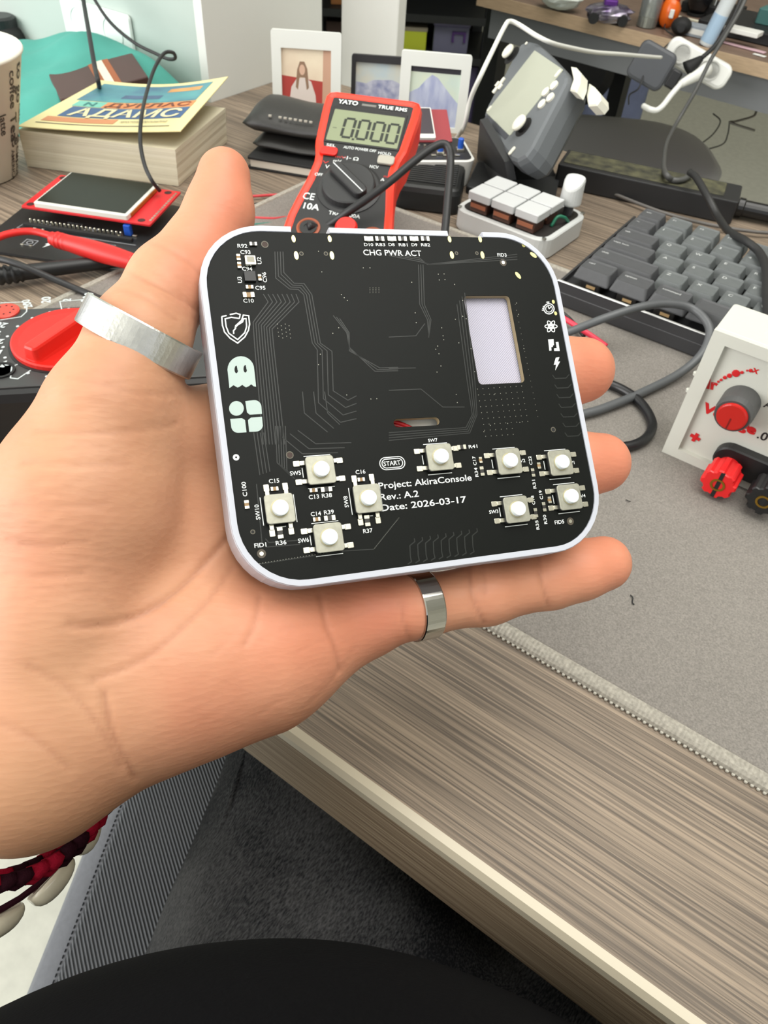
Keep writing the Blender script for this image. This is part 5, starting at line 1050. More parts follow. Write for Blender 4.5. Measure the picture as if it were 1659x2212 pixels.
def pillow(mb, prof_of_x, x0, x1, n=18):
    rg = []
    for i in range(n + 1):
        t = i / n; x = x0 + (x1 - x0) * t; e = min(1.0, 2.6 * math.sqrt(max(0.0, min(t, 1 - t))) + 0.12); c0 = prof_of_x(t); cy_ = sum(p[0] for p in c0) / len(c0); cz_ = sum(p[1] for p in c0) / len(c0)
        rg.append([(x, cy_ + (p[0] - cy_) * (0.9 + 0.1 * e), cz_ + (p[1] - cz_) * e) for p in c0])
    return mb.rings(rg)
up_ = lambda t: [(0.030 * math.cos(a) * (1.0 if math.sin(a) > 0 else 0.95) + 0.030, max(0.0, 0.013 + (0.027 if math.sin(a) > 0 else 0.013) * math.sin(a) + 0.002 * math.sin(9 * t) * (math.sin(a) > 0))) for a in [2 * math.pi * k / 28 for k in range(28)]]
pillow(MB(), lambda t: [(y, z * 0.30) for y, z in up_(t)], 0.004, 0.080).obj('lower_fold', leather, lc, smooth=True)
pillow(MB(), lambda t: [(y + 0.001, 0.0105 + z * 0.50) for y, z in up_(t)], -0.004, 0.082).obj('flap', leather, lc, smooth=True)
for k in range(9):
    if k not in (1,): MB().rbox(0.018 + k * 0.0042, 0.0205 + k * 0.0042, 0.0045, 0.006, 0.0262, 0.0275, 0.0003, 0.0001, 2).obj('stamped_letter', mat('stamp_silver', (176, 172, 160), 0.5), lc)

# ------------------------------------------------------------------ three small photo frames
def photo(name, label, P, yaw, w, hgt, bord, fm, pm, extra, lean=0.12, top=None):
    t = thing(name, label, 'photo frame', tilt_frame(P, yaw, lean), 'small photo frames at the back of the desk'); b0, b1, b2, b3 = bord
    link('frame', fillmesh([[(x + w / 2, y + hgt / 2) for x, y in rrect(w, hgt, 0.0022, 4)], [(b0, b3), (b0, hgt - b2), (w - b1, hgt - b2), (w - b1, b3)]], -0.004, 0.001), fm, t)
    MB().box(b0 - 0.001, w - b1 + 0.001, b3 - 0.001, hgt - b2 + 0.001, -0.0045, -0.001).obj('print', pm, t)
    for k, (nme, poly, m) in enumerate(extra): link(nme, fillmesh([[(x / 1000, y / 1000) for x, y in poly]], -0.00098, -0.0009 + 0.00003 * k), m, t)
    MB().box(w / 2 - 0.008, w / 2 + 0.008, 0.0, hgt * 0.6, -0.016, -0.0125).obj('easel_back', mat('easel_grey', (120, 120, 116), 0.6), t)
    return t
def ell(cx, cy, rx, ry, n=18): return [(cx + rx * math.cos(2 * math.pi * i / n), cy + ry * math.sin(2 * math.pi * i / n)) for i in range(n)]
fw = mat('frame_white', (224, 226, 220), 0.5); fb = mat('frame_black', (44, 44, 46), 0.5)
P1 = W(591, 243, 0); photo('photo_frame', 'white frame with portrait of a long-haired woman in pale clothing', P1, math.radians(35), 0.062, 0.066, (0.0085, 0.009, 0.0135, 0.004), fw, mat('print_cream', (222, 200, 176), 0.4, col2=(236, 222, 196), nscale=30),
      [('red_sofa', [(8.6, 4), (52.9, 4), (52.9, 27), (40, 28), (8.6, 31)], mat('print_red_sofa', (176, 70, 64), 0.4)), ('curtain', [(45, 4), (52.9, 4), (52.9, 52), (46, 52)], mat('print_curtain', (200, 160, 136), 0.4)), ('pale_dress', [(14, 4), (40, 4), (39, 16), (35, 27), (30, 30), (22, 29), (17, 22)], mat('print_dress', (220, 208, 200), 0.4)), ('long_hair', [(21, 22), (22.5, 36), (25, 42.5), (29, 42.5), (31.5, 37), (33, 22), (31, 20), (29.5, 30), (24.5, 30), (23, 20)], mat('print_hair', (146, 118, 96), 0.4)), ('face', ell(27, 36, 2.6, 4.2), mat('print_face', (214, 178, 154), 0.4))], 0.1)
P2 = W(757, 240, 0); photo('photo_frame', 'narrow black frame with hazy landscape, behind the red multimeter', P2, math.radians(34), 0.054, 0.047, (0.004, 0.004, 0.006, 0.004), fb, mat('print_sky', (216, 210, 190), 0.4, col2=(190, 206, 212), nscale=40),
      [('town', [(4.2, 4.2), (49.8, 4.2), (49.8, 20), (44, 26), (38, 28), (20, 27), (14, 24), (4.2, 25)], mat('print_town', (136, 142, 176), 0.4, col2=(196, 198, 212), nscale=140))], 0.1)
P3 = np.array([-0.4004, 0.6045, 0]); photo('photo_frame', 'white frame with pale blue mountain picture, beside the handheld console', P3, math.radians(31), 0.061, 0.062, (0.009, 0.008, 0.011, 0.004), fw, mat('print_mint', (200, 216, 206), 0.4, col2=(214, 222, 200), nscale=40),
      [('dark_band', [(9.2, 46.5), (52.8, 46.5), (52.8, 50.8), (9.2, 50.8)], mat('print_band', (56, 56, 62), 0.4)), ('mountain', [(9.2, 4.2), (52.8, 4.2), (52.8, 24), (46, 30), (40, 36), (33, 43), (28, 45), (23, 41), (17, 34), (9.2, 30)], mat('print_mountain', (152, 160, 196), 0.4, col2=(200, 206, 222), nscale=120, stretch=(1, 0.3, 1)))], 0.06)

# ------------------------------------------------------------------ ribbed black adapter, white enclosure with dials
ad_ = thing('power_adapter', 'low black ribbed plastic block right of the red multimeter', 'adapter', frame(W(866, 453, 0), (0.89, 0.456, 0), (0, 0, 1)))
MB().prism([(a + 0.018, b + 0.030) for a, b in rrect(0.052, 0.060, 0.007, 5)], [(0.0003, 0.001), (0.0015, 0), (0.014, 0.0005), (0.017, 0.002), (0.0182, 0.0045)]).obj('body', mat('adapter_black', (24, 25, 25), 0.42), ad_)
for k in range(11): MB().rbox(-0.002, 0.0385, 0.010 + k * 0.0038, 0.0122 + k * 0.0038, 0.0180, 0.0190, 0.0008, 0.0003, 2).obj('rib', mat('adapter_rib', (34, 35, 35), 0.45), ad_)
en = thing('synth_box', 'white box with small screen and two blue dials behind the adapter', 'electronics', frame(W(1012, 406, 0), (0.72, 0.69, 0), (0, 0, 1)))
MB().prism([(a - 0.036, b + 0.023) for a, b in rrect(0.078, 0.050, 0.008, 6)], [(0.0003, 0.0035), (0.002, 0.003), (0.021, 0.0), (0.0215, 0.0005)]).obj('body', white_pl, en)
MB().prism([(a - 0.036, b + 0.023) for a, b in rrect(0.073, 0.045, 0.006, 6)], [(0.0205, 0), (0.0220, 0)]).obj('circuit_board', mat('proto_black2', (40, 40, 44), 0.45), en)
for x, y in ((-0.006, 0.018), (-0.0235, 0.012)):
    MB().rbox(x - 0.003, x + 0.003, y - 0.003, y + 0.003, 0.0220, 0.0242, 0.0008, 0.0003).obj('dial_base', tin, en); MB().lathe([(0.0023, 0.0240), (0.0023, 0.0310), (0.0016, 0.0315)], 14, (x, y)).obj('dial', mat('dial_blue', (36, 92, 196), 0.4), en)
for k in range(9): MB().lathe([(0.0011, 0.022), (0.0011, 0.0236), (0.0006, 0.0238)], 8, (-0.062 + k * 0.0048, 0.026 - 0.0 * k)).obj('terminal', tin, en)
for k in range(6): MB().rbox(-0.060 + k * 0.0095, -0.056 + k * 0.0095, 0.006, 0.0085, 0.022, 0.0232, 0.0005, 0.0003, 2).obj('terminal', tin, en)
dsp = MB().rbox(-0.0, 0.056, 0.0, 0.034, 0.0, 0.0016, 0.001, 0.0003).obj('screen_board', mat('module_maroon', (150, 52, 58), 0.45), en, Matrix.Translation((-0.066, 0.030, 0.0235)) @ Matrix.Rotation(math.radians(24), 4, 'X'))
MB().rbox(0.001, 0.042, 0.001, 0.033, 0.0016, 0.0042, 0.001, 0.0003).obj('screen_frame', white_pl, dsp); MB().rbox(0.002, 0.041, 0.005, 0.032, 0.0042, 0.0044, 0.0006, 0.0001).obj('screen', mat('screen_dull', (62, 54, 60), 0.3), dsp)

# ------------------------------------------------------------------ long black tray at the back edge
tb0, tb1 = W(1213, 385, 0), W(1577, 487, 0); td = np.array([0.9765, 0.2155, 0])
ty = thing('equipment_tray', 'long low black tray with mottled olive top at desk back', 'tray', frame(tb1, td, (0, 0, 1)))
MB().rbox(-0.141, 0.0, 0.0, 0.036, 0.0003, 0.0178, 0.002, 0.0008).obj('body', mat('tray_black', (38, 38, 39), 0.5), ty)
MB().rbox(-0.138, -0.012, 0.006, 0.033, 0.0176, 0.0184, 0.001, 0.0003).obj('top_insert', mat('tray_olive', (92, 90, 66), 0.7, col2=(46, 46, 38), nscale=120), ty)
MB().lathe([(0.0072, 0.0), (0.0072, 0.004), (0.0062, 0.005), (0.0062, 0.06)], 18).obj('end_roller', mat('roller_black', (28, 28, 28), 0.3), ty, Matrix.Translation((0.001, 0.018, 0.0078)) @ Matrix.Rotation(math.pi / 2, 4, 'Y'))
# ------------------------------------------------------------------ grey handheld console on a black stand
hTL, hTR, hBR, hBL = C(1145, 102, .5765), C(1201, 154, .5345), C(1116, 293, .5435), C(1059, 252, .5855)
hx = (hTR - hTL) + (hBR - hBL); hy = (hTL - hBL) + (hTR - hBR); hc = (hTL + hTR + hBR + hBL) / 4
hh = thing('handheld_console', 'grey handheld game console with cream buttons leaning in a black stand', 'game console', frame(hc, hx, np.cross(hx, hy)))
sw_, shh = np.linalg.norm(hx) / 2, np.linalg.norm(hy) / 2
hgrey = mat('console_grey', (98, 102, 105), 0.5); hcream = mat('button_cream', (226, 224, 208), 0.45)
def ho(px, py):                                     # a point of the picture on the console's face, in its own axes
    Mi = np.array(hh.matrix_world.inverted()); o = Mi[:3, :3] @ CAM + Mi[:3, 3]; d = Mi[:3, :3] @ ray(px, py); t = -o[2] / d[2]; return (o + d * t)[:2]
def hpoly(*p): return [tuple(ho(*q)) for q in p]
def ccw(o): return o if sum(o[i - 1][0] * o[i][1] - o[i][0] * o[i - 1][1] for i in range(len(o))) > 0 else o[::-1]
hb = ccw(hpoly((1128, 90), (1142, 85), (1160, 89), (1190, 116), (1220, 148), (1228, 162), (1226, 176), (1190, 245), (1152, 318), (1136, 340), (1114, 352), (1100, 346), (1072, 304), (1047, 264), (1043, 248), (1050, 230), (1088, 160), (1118, 102)))
MB().prism(hb, [(-0.027, 0.006), (-0.023, 0.002), (-0.014, 0), (-0.005, 0.0002), (-0.0014, 0.0012), (0.0, 0.0032)]).obj('body', hgrey, hh, smooth=False)
MB().rbox(-sw_ / 2, sw_ / 2, -shh / 2, shh / 2, -0.0002, 0.0004, 0.001, 0.0002).obj('screen', mat('screen_pale', (168, 171, 155), 0.35), hh)
MB().rbox(-sw_ / 2 + 0.004, sw_ / 2 - 0.002, -shh / 2 - 0.004, -shh / 2 - 0.0004, -0.0002, 0.0003, 0.001, 0.0002).obj('dark_band', mat('console_dark', (62, 64, 70), 0.5), hh)
def pad_(name, px, py, w, h, z, m=hcream):
    x, y = ho(px, py); return MB().rbox(x - w / 2, x + w / 2, y - h / 2, y + h / 2, 0.0, z, min(w, h) * 0.45, z * 0.3, 5).obj(name, m, hh)
for px, py, w in ((1106, 120, 0.0105), (1131, 275, 0.0115)):
    x, y = ho(px, py); MB().lathe([(0.0045, 0), (0.0045, 0.004)], 18, (x, y)).obj('stick_post', black_mt, hh); MB().lathe([(w / 2, 0.004), (w / 2 + 0.0004, 0.005), (w / 2, 0.0062), (w / 3, 0.0068)], 24, (x, y)).obj('stick_cap', hcream, hh)
    MB().lathe([(0.0075, 0.0001), (0.0075, 0.0003)], 24, (x, y)).obj('stick_well', black_mt, hh)
for px, py in ((1198, 186), (1180, 200), (1190, 212), (1172, 226)): x, y = ho(px, py); MB().lathe([(0.0034, 0), (0.0034, 0.0014), (0.0024, 0.002)], 18, (x, y)).obj('face_button', hcream, hh)
x, y = ho(1079, 186); MB().rbox(x - 0.0018, x + 0.0018, y - 0.0068, y + 0.0068, 0, 0.0016, 0.0006, 0.0003).obj('direction_pad', hcream, hh); MB().rbox(x - 0.0052, x + 0.0052, y - 0.0022, y + 0.0022, 0, 0.0016, 0.0006, 0.0003).obj('direction_pad', hcream, hh)
pad_('menu_button', 1206, 160, 0.003, 0.006, 0.0012); pad_('menu_button', 1058, 236, 0.0028, 0.005, 0.0012); pad_('menu_button', 1107, 327, 0.0034, 0.0068, 0.0012); pad_('menu_button', 1138, 95, 0.0024, 0.0024, 0.0012)
MB().prism(ccw(hpoly((1226, 136), (1238, 138), (1248, 150), (1246, 172), (1238, 192), (1224, 188), (1232, 165))), [(-0.0125, 0.001), (-0.0115, 0), (-0.004, 0), (-0.003, 0.001)]).obj('bumper', hcream, hh)
MB().prism(ccw(hpoly((1246, 150), (1258, 158), (1270, 172), (1271, 186), (1262, 198), (1244, 200), (1240, 178))), [(-0.0245, 0.002), (-0.0235, 0), (-0.0145, 0), (-0.0135, 0.001)]).obj('trigger', hcream, hh)
sd_m = mat('stand_black', (46, 47, 48), 0.5)
stn = thing('console_stand', 'black stand cradling the grey handheld console', 'stand', Matrix.Identity(4))
def slab(name, pts, thick, m, parent):
    P = [np.asarray(p) for p in pts]; n_ = np.cross(P[1] - P[0], P[2] - P[0]); n_ = n_ / np.linalg.norm(n_) * thick
    return MB().rings([[tuple(p) for p in P], [tuple(p + n_) for p in P]]).obj(name, m, parent)
slab('side_cheek', [C(1037, 258, .572), W(1030, 340, 0.0005), W(1064, 428, 0.0005), C(1098, 392, .552), C(1090, 350, .545)], -0.006, sd_m, stn)
slab('back_cheek', [C(1150, 330, .590), C(1178, 312, .600), W(1206, 398, 0.0005), W(1150, 405, 0.0005)], 0.006, black_mt, stn)
slab('cradle', [C(1060, 300, .612), C(1140, 340, .585), W(1180, 400, 0.0005), W(1085, 400, 0.0005)], -0.004, black_mt, stn)
bs = W(1100, 425, 0); MB().rbox(-0.030, 0.040, 0, 0.055, 0.0003, 0.006, 0.004, 0.001).obj('foot', sd_m, stn, frame(W(1085, 432, 0), (0.93, 0.36, 0), (0, 0, 1)))
cable('charging_cable', 'white charging cable draped over the handheld console', [W(985, 300, .002), C(1003, 272, .60), C(1016, 215, .575), C(1040, 160, .555), C(1064, 110, .56), C(1090, 58, .565), C(1101, 46, .57), C(1122, 54, .57), C(1160, 78, .565), C(1195, 94, .57), C(1235, 104, .60), C(1285, 113, .65), C(1340, 117, .70), C(1400, 122, .78), C(1428, 124, .82)], 0.0017, mat('white_cable', (228, 228, 220), 0.5))
bpy.data.objects['charging_cable'].data.materials[0] = MATS['white_cable']

# ------------------------------------------------------------------ black cables hanging in front of the wall
cable('lamp_cord', 'straight black cord coming down behind the paperback', [C(172, -60, .66), C(180, 0, .66), C(192, 70, .63), C(204, 140, .61), C(213, 180, .60), W(216, 200, .012)], 0.0019, black_rub)
cable('usb_lead', 'thin black lead looping over the paperback to the display board', [C(180, -50, .66), C(205, 0, .655), C(240, 50, .65), C(290, 92, .64), C(335, 115, .63), C(362, 127, .62), C(378, 126, .61), C(374, 114, .605), C(355, 115, .60), C(335, 145, .585), C(318, 195, .565), C(306, 250, .53), C(303, 305, .52), C(312, 355, .515), C(328, 390, .515), W(345, 412, .016)], 0.0014, black_rub)
bh = C(8, 82, .80); ho_ = thing('headphones', 'black padded headphone cup resting at the far left', 'headphones', Matrix.Translation(tuple(bh)))
vv = MB(); rg = []
for i in range(13):
    a = math.pi * i / 12; rg.append([(0.026 * math.sin(a) * math.cos(2 * math.pi * k / 20) + 1e-5 * k, 0.020 * math.sin(a) * math.sin(2 * math.pi * k / 20), 0.016 * math.cos(a)) for k in range(20)])
vv.rings(rg[1:-1]).obj('ear_pad', black_mt, ho_, smooth=True); MB().lathe([(0.017, 0.004), (0.017, 0.019), (0.014, 0.021)], 24).obj('cup_shell', mat('cup_shell', (38, 38, 40), 0.4), ho_)
zz_ = bh[2] + 0.016; MB().lathe([(0.007, -zz_ + 0.0005), (0.007, -0.012)], 12).obj('stand_post', black_mt, ho_)
sp_ = MB().rbox(-0.05, 0.05, -0.018, 0.018, 0, 0.004, 0.004, 0.001); so_ = thing('wall_socket', 'white socket plate on the pale wall above the turquoise cloth', 'socket', Matrix(((1, 0, 0, -0.7115), (0, 0, -1, 0.5345), (0, 1, 0, 0.0353), (0, 0, 0, 1))))
sp_.obj('plate', mat('socket_white', (238, 242, 238), 0.4), so_)
for k in (-0.024, 0.024): MB().lathe([(0.0145, 0.004), (0.0145, 0.005), (0.0125, 0.005), (0.0122, 0.0042)], 28, (k, 0)).obj('outlet', MATS['socket_white'], so_)

# ------------------------------------------------------------------ white square column and rack of boxes behind the desk
pc = C(804, 110, .80); yw = math.radians(50)
tag(MB().rbox(-0.032, 0.032, -0.012, 0.012, -0.73, 1.85, 0.002, 0.001).obj('trim_2', mat('column_white', (242, 242, 236), 0.55), None, T(pc[0], pc[1], 0, math.radians(14))), kind='structure')
rx_ = np.array([0.814, 0.581, 0]); ry_ = np.array([-0.581, 0.814, 0]); ro = C(850, 118, 2.5)
rk = thing('storage_rack', 'black metal storage rack behind the white column', 'shelf', frame((ro[0], ro[1], 0), rx_, (0, 0, 1)))
def rkp(px, py, dep=2.5): q = C(px, py, dep) - np.array([ro[0], ro[1], 0]); return q @ rx_, q @ ry_, q[2]
rblack = mat('rack_black', (34, 36, 36), 0.5)
xl, xr = rkp(628, 60)[0], rkp(1050, 100)[0]; zs = rkp(960, 119)[2]; zs2 = rkp(960, 12)[2]
for x in (xl, rkp(690, 60)[0], xr):
    for y in (0.0, 0.34): MB().box(x - 0.018, x + 0.018, y - 0.018, y + 0.018, -0.73, 0.9).obj('post', rblack, rk)
for z in (-0.70, zs, zs2, zs2 + 0.30, zs2 + 0.62): MB().box(xl - 0.02, xr + 0.02, -0.02, 0.36, z - 0.022, z).obj('shelf_board', rblack, rk)
for z in (zs - 0.1, ): pass
MB().box(xl - 0.02, xr + 0.02, 0.37, 0.375, -0.73, 0.9).obj('back_panel', mat('rack_back', (22, 22, 24), 0.7), rk)
def rbx(name, label, cat, px0, px1, py0, py1, y0, y1, m, z0=None):
    a, b = rkp(px0, py1), rkp(px1, py0); z0 = a[2] if z0 is None else z0
    t = thing(name, label, cat, rk.matrix_world @ Matrix.Translation((a[0], y0, z0 + 0.0005)))
    MB().rbox(0, b[0] - a[0], 0, y1 - y0, 0, max(0.03, b[2] - z0), 0.004, 0.002).obj('carton', m, t); return t, b[0] - a[0], b[2] - z0
t, w, h = rbx('storage_box', 'lime yellow box with grey lid on the black rack', 'box', 868, 921, 60, 116, 0.01, 0.12, mat('lime_box', (214, 226, 60), 0.5), zs); MB().rbox(-0.002, w + 0.002, -0.002, 0.112, h, h + 0.012, 0.003, 0.001).obj('lid', mat('box_lid', (170, 160, 140), 0.6), t)
t, w, h = rbx('storage_box', 'clear plastic tub with violet handle on the black rack', 'box', 934, 1012, 52, 116, 0.02, 0.2, mat('clear_tub', (150, 150, 180), 0.15, trans=0.35, coat=0.5), zs); MB().rbox(-0.003, w + 0.003, -0.003, 0.183, h, h + 0.014, 0.006, 0.003).obj('lid', mat('tub_lid', (120, 116, 150), 0.3), t)
hdl = MB(); stroke2(hdl, [(w * 0.55, h * 0.45), (w * 0.55, h * 0.8), (w * 0.88, h * 0.8), (w * 0.88, h * 0.45)], 0.008, 0, 0.006); hdl.obj('handle', mat('violet_handle', (84, 50, 120), 0.4), t, Matrix(((1, 0, 0, 0), (0, 0, -1, -0.001), (0, 1, 0, 0), (0, 0, 0, 1))))
tag(MB().rbox(0, 0.07, 0, 0.06, 0, 0.02, 0.008, 0.004).obj('folded_cloth', mat('dark_violet', (38, 36, 48), 0.8), None, rk.matrix_world @ Matrix.Translation((rkp(930, 30)[0], 0.06, rkp(972, 52)[2] + 0.016))), 'dark folded cloth lying on the clear plastic tub', 'cloth')
rbx('cardboard_box', 'plain brown cardboard box on the rack left of the column', 'box', 705, 745, 36, 76, 0.02, 0.2, mat('brown_carton', (70, 52, 44), 0.7), zs); rbx('cardboard_box', 'orange cardboard box on the upper rack shelf left of the column', 'box', 716, 750, -20, 40, 0.03, 0.2, mat('orange_carton', (170, 112, 60), 0.7), zs2)
rbx('storage_box', 'dark violet crate low on the rack behind the mountain picture', 'box', 1018, 1046, 160, 215, 0.02, 0.2, mat('violet_crate', (92, 84, 120), 0.6), -0.6995)

# ------------------------------------------------------------------ the other desk and its clutter
d2o = W(1659, 137, 0); d2x = np.array([0.997, -0.075, 0]); d2y = np.array([0.075, 0.997, 0])
d2 = thing('office_desk', 'second desk with pale wood edge and grey panel in the background', 'desk', frame(d2o, d2x, (0, 0, 1)))
MB().box(-0.43, 0.55, 0.002, 0.6, -0.016, 0.0).obj('desk_top', wood_far, d2); MB().box(-0.43, 0.55, 0.0, 0.002, -0.016, 0.0).obj('edge_band', mat('far_edge', (186, 160, 130), 0.5, noise=0.1, nscale=60, stretch=(1, 10, 10)), d2)
gpan = mat('grey_panel', (122, 124, 126), 0.5); MB().box(-0.41, 0.55, 0.012, 0.030, -0.055, -0.016).obj('modesty_panel', gpan, d2)
MB().box(-0.43, -0.40, 0.032, 0.06, -0.73, -0.016).obj('leg', black_pl, d2); MB().box(-0.43, -0.40, 0.54, 0.57, -0.73, -0.016).obj('leg', black_pl, d2)
def beam(name, p, q, r, m, parent, n=4): return tube(name, [p, q], r, m, parent, n, 1, False)
beam('leg', C(1556, 172, 1.16), C(1436, 360, 1.33), 0.019, black_pl, d2); beam('leg', C(1580, 178, 1.18), C(1476, 352, 1.34), 0.010, mat('leg_grey', (52, 52, 55), 0.4), d2); beam('leg', C(1655, 185, 1.2), C(1606, 398, 1.42), 0.017, black_mt, d2); beam('cross_bar', C(1470, 160, 1.3), C(1440, 290, 1.5), 0.006, black_mt, d2); beam('cross_bar', C(1535, 196, 2.4), C(1642, 196, 2.4), 0.012, black_mt, d2)
def on2(px, py, z=0.0): return W(px, py, z)
def item(name, label, cat, px, py, z=0.0, group=None, rz=0.0): return thing(name, label, cat, Matrix.Translation(tuple(on2(px, py, z) + np.array([0, 0, 0.0006]))) @ Matrix.Rotation(rz, 4, 'Z'), group)
def lump(mb, rx, ry, rz, n=10, seed=1, amp=0.25):
    rnd = random.Random(seed); rg = []
    for i in range(1, n):
        a = math.pi * i / n; rg.append([((1 + amp * rnd.uniform(-1, 1)) * rx * math.sin(a) * math.cos(2 * math.pi * k / 16), (1 + amp * rnd.uniform(-1, 1)) * ry * math.sin(a) * math.sin(2 * math.pi * k / 16), rz * (1 - math.cos(a)) / 2 * 2 * (1 + 0 * amp)) for k in range(16)])
    return mb.rings(rg)
t = item('plastic_bag', 'crumpled clear bag at the left of the far desk', 'bag', 1207, 22); lump(MB(), 0.030, 0.022, 0.016, seed=2, amp=0.12).obj('film', mat('bag_film', (206, 212, 204), 0.15, trans=0.2), t)
t = item('toy_car', 'silver and purple foil toy car on the far desk', 'toy', 1310, 52, rz=0.5); lump(MB(), 0.030, 0.015, 0.012, seed=4, amp=0.22).obj('body', mat('foil_silver', (168, 164, 172), 0.2, 0.8, col2=(70, 50, 90), nscale=60), t)
for x, y in ((-0.02, -0.012), (0.018, -0.012), (-0.02, 0.012), (0.018, 0.012)): MB().lathe([(0.006, -0.003), (0.007, 0), (0.006, 0.003)], 14).obj('wheel', black_mt, t, Matrix.Translation((x, y, 0.007)) @ Matrix.Rotation(math.pi / 2, 4, 'X'))
MB().rbox(-0.010, 0.008, -0.008, 0.008, 0.018, 0.028, 0.003, 0.002).obj('cabin', mat('purple_foil', (110, 60, 150), 0.25, 0.5), t)
t = item('drinking_glass', 'clear glass standing next to the orange figurine', 'glass', 1395, 58); MB().lathe([(0.0125, 0.0), (0.013, 0.001), (0.0145, 0.075), (0.0138, 0.075), (0.0122, 0.003)], 24).obj('glass_wall', mat('clear_glass', (220, 226, 226), 0.05, trans=0.85), t, smooth=True)
MB().lathe([(0.0128, 0.0005), (0.013, 0.012), (0.012, 0.013)], 20).obj('bolts_inside', mat('nuts', (170, 168, 150), 0.3, 0.8), t)
t = item('bottle', 'dark round bottle right behind the clear glass', 'bottle', 1415, 52); MB().lathe([(0.012, 0), (0.013, 0.002), (0.013, 0.05), (0.006, 0.06), (0.006, 0.08)], 20).obj('body', mat('dark_bottle', (56, 56, 58), 0.3), t)
t = item('figurine', 'glossy orange animal figurine on the far desk', 'figurine', 1436, 62); oM = mat('orange_gloss', (226, 100, 24), 0.25)
lump(MB(), 0.014, 0.011, 0.018, seed=6, amp=0.06).obj('body', oM, t, smooth=True)
MB().lathe([(0.0035, 0), (0.0045, 0.012), (0.004, 0.02), (0.003, 0.024)], 12).obj('neck', mat('orange_red', (216, 66, 24), 0.25), t, Matrix.Translation((0.004, 0.0, 0.028)) @ Matrix.Rotation(0.3, 4, 'Y')); lump(MB(), 0.009, 0.008, 0.008, seed=8, amp=0.05).obj('head', oM, t, Matrix.Translation((0.010, 0, 0.048)), smooth=True); MB().rbox(0.004, 0.010, -0.013, -0.010, 0.014, 0.024, 0.002, 0.001).obj('white_patch', white_pl, t)
t = item('webcam', 'round black ball with cable on the far desk front edge', 'webcam', 1466, 76); lump(MB(), 0.013, 0.013, 0.010, seed=3, amp=0.0).obj('ball', black_mt, t, smooth=True); MB().lathe([(0.005, 0.0), (0.005, 0.001)], 14).obj('lens', black_pl, t, Matrix.Translation((0.004, -0.012, 0.010)) @ Matrix.Rotation(math.pi / 2, 4, 'X'))
cable('webcam_cable', 'thin black cable from the round ball over the desk edge', [W(1455, 60, .004), W(1440, 50, .006), W(1436, 62, .006), W(1455, 78, .003), C(1452, 88, .90), C(1436, 102, .885), C(1412, 128, .885), C(1395, 150, .88), C(1380, 190, .88), C(1360, 205, .90), C(1358, 225, .95)], 0.0009, black_rub)
t = item('headset', 'dark rounded headset cup at the far desk back', 'headset', 1502, 34); lump(MB(), 0.018, 0.016, 0.028, seed=12, amp=0.0).obj('cup', mat('gloss_black', (28, 28, 30), 0.2), t, smooth=True); MB().lathe([(0.012, 0.0), (0.012, 0.003)], 18).obj('cushion', black_mt, t)
t = item('marker', 'thin cream stick lying on the far desk', 'stick', 1488, 46, 0.001, rz=-0.1); MB().rbox(-0.016, 0.016, -0.002, 0.002, 0, 0.003, 0.001, 0.0008).obj('shaft', mat('cream_stick', (222, 218, 196), 0.5), t); MB().rbox(-0.019, -0.0158, -0.0012, 0.0012, 0.0006, 0.0024, 0.0008, 0.0005).obj('tip', black_mt, t)
t = item('glue_tube', 'tall white tube with pale blue label on the far desk', 'tube', 1524, 98, rz=0.2); MB().lathe([(0.0085, 0), (0.009, 0.002), (0.009, 0.105), (0.006, 0.11)], 22).obj('body', mat('tube_white', (214, 220, 222), 0.4), t, Matrix.Rotation(0.2, 4, 'Y')); MB().lathe([(0.0092, 0.004), (0.0092, 0.035)], 22).obj('label', mat('tube_label', (170, 196, 220), 0.4), t, Matrix.Rotation(0.2, 4, 'Y'))
t = item('small_box', 'small grey box beside the white tube', 'box', 1500, 82, rz=-0.05); MB().rbox(-0.016, 0.016, 0, 0.02, 0, 0.012, 0.001, 0.0005).obj('body', mat('grey_blue_box', (150, 158, 166), 0.5), t); MB().box(-0.010, 0.010, -0.0004, 0, 0.003, 0.009).obj('label', white_pl, t)
t = item('tool_holder', 'dark tangle of tools and clips behind the white tube', 'tool holder', 1540, 40); MB().rbox(-0.05, 0.03, 0, 0.05, 0, 0.012, 0.003, 0.001).obj('tray', black_mt, t)
for k in range(7): MB().lathe([(0.0022, 0), (0.0022, 0.03 + 0.006 * (k % 3)), (0.001, 0.034 + 0.006 * (k % 3))], 10).obj('tool', silver if k % 2 else mat('tool_grey', (120, 122, 124), 0.4), t, Matrix.Translation((-0.04 + 0.011 * k, 0.012 + 0.006 * (k % 3), 0.012)) @ Matrix.Rotation(0.25 * ((k % 3) - 1), 4, 'X'))
t = item('notepad', 'white notepad lying on a dark case on the far desk', 'notepad', 1602, 74, 0.013, rz=-0.06); MB().rbox(-0.022, 0.022, -0.008, 0.014, 0, 0.005, 0.001, 0.0005).obj('sheets', white_pl, t); MB().box(-0.022, -0.018, -0.0082, 0.0142, 0.0005, 0.0055).obj('binding', mat('pad_binding', (180, 180, 176), 0.5), t)
t = item('equipment_case', 'flat dark case under the white notepad', 'case', 1602, 84, 0.0, rz=-0.06); MB().rbox(-0.06, 0.08, -0.012, 0.10, 0, 0.0128, 0.003, 0.001).obj('body', mat('case_dark', (30, 30, 32), 0.5), t); MB().rbox(0.0, 0.02, 0.03, 0.06, 0.0128, 0.03, 0.003, 0.001).obj('teal_block', mat('teal_block', (70, 116, 112), 0.5), t)
t = item('paper_strip', 'pink and white paper strip on the far desk edge', 'paper', 1604, 104, 0.0, rz=-0.16); MB().rbox(-0.032, 0.030, -0.004, 0.004, 0, 0.0012, 0.001, 0.0003).obj('strip', mat('pink_paper', (206, 172, 180), 0.6), t)
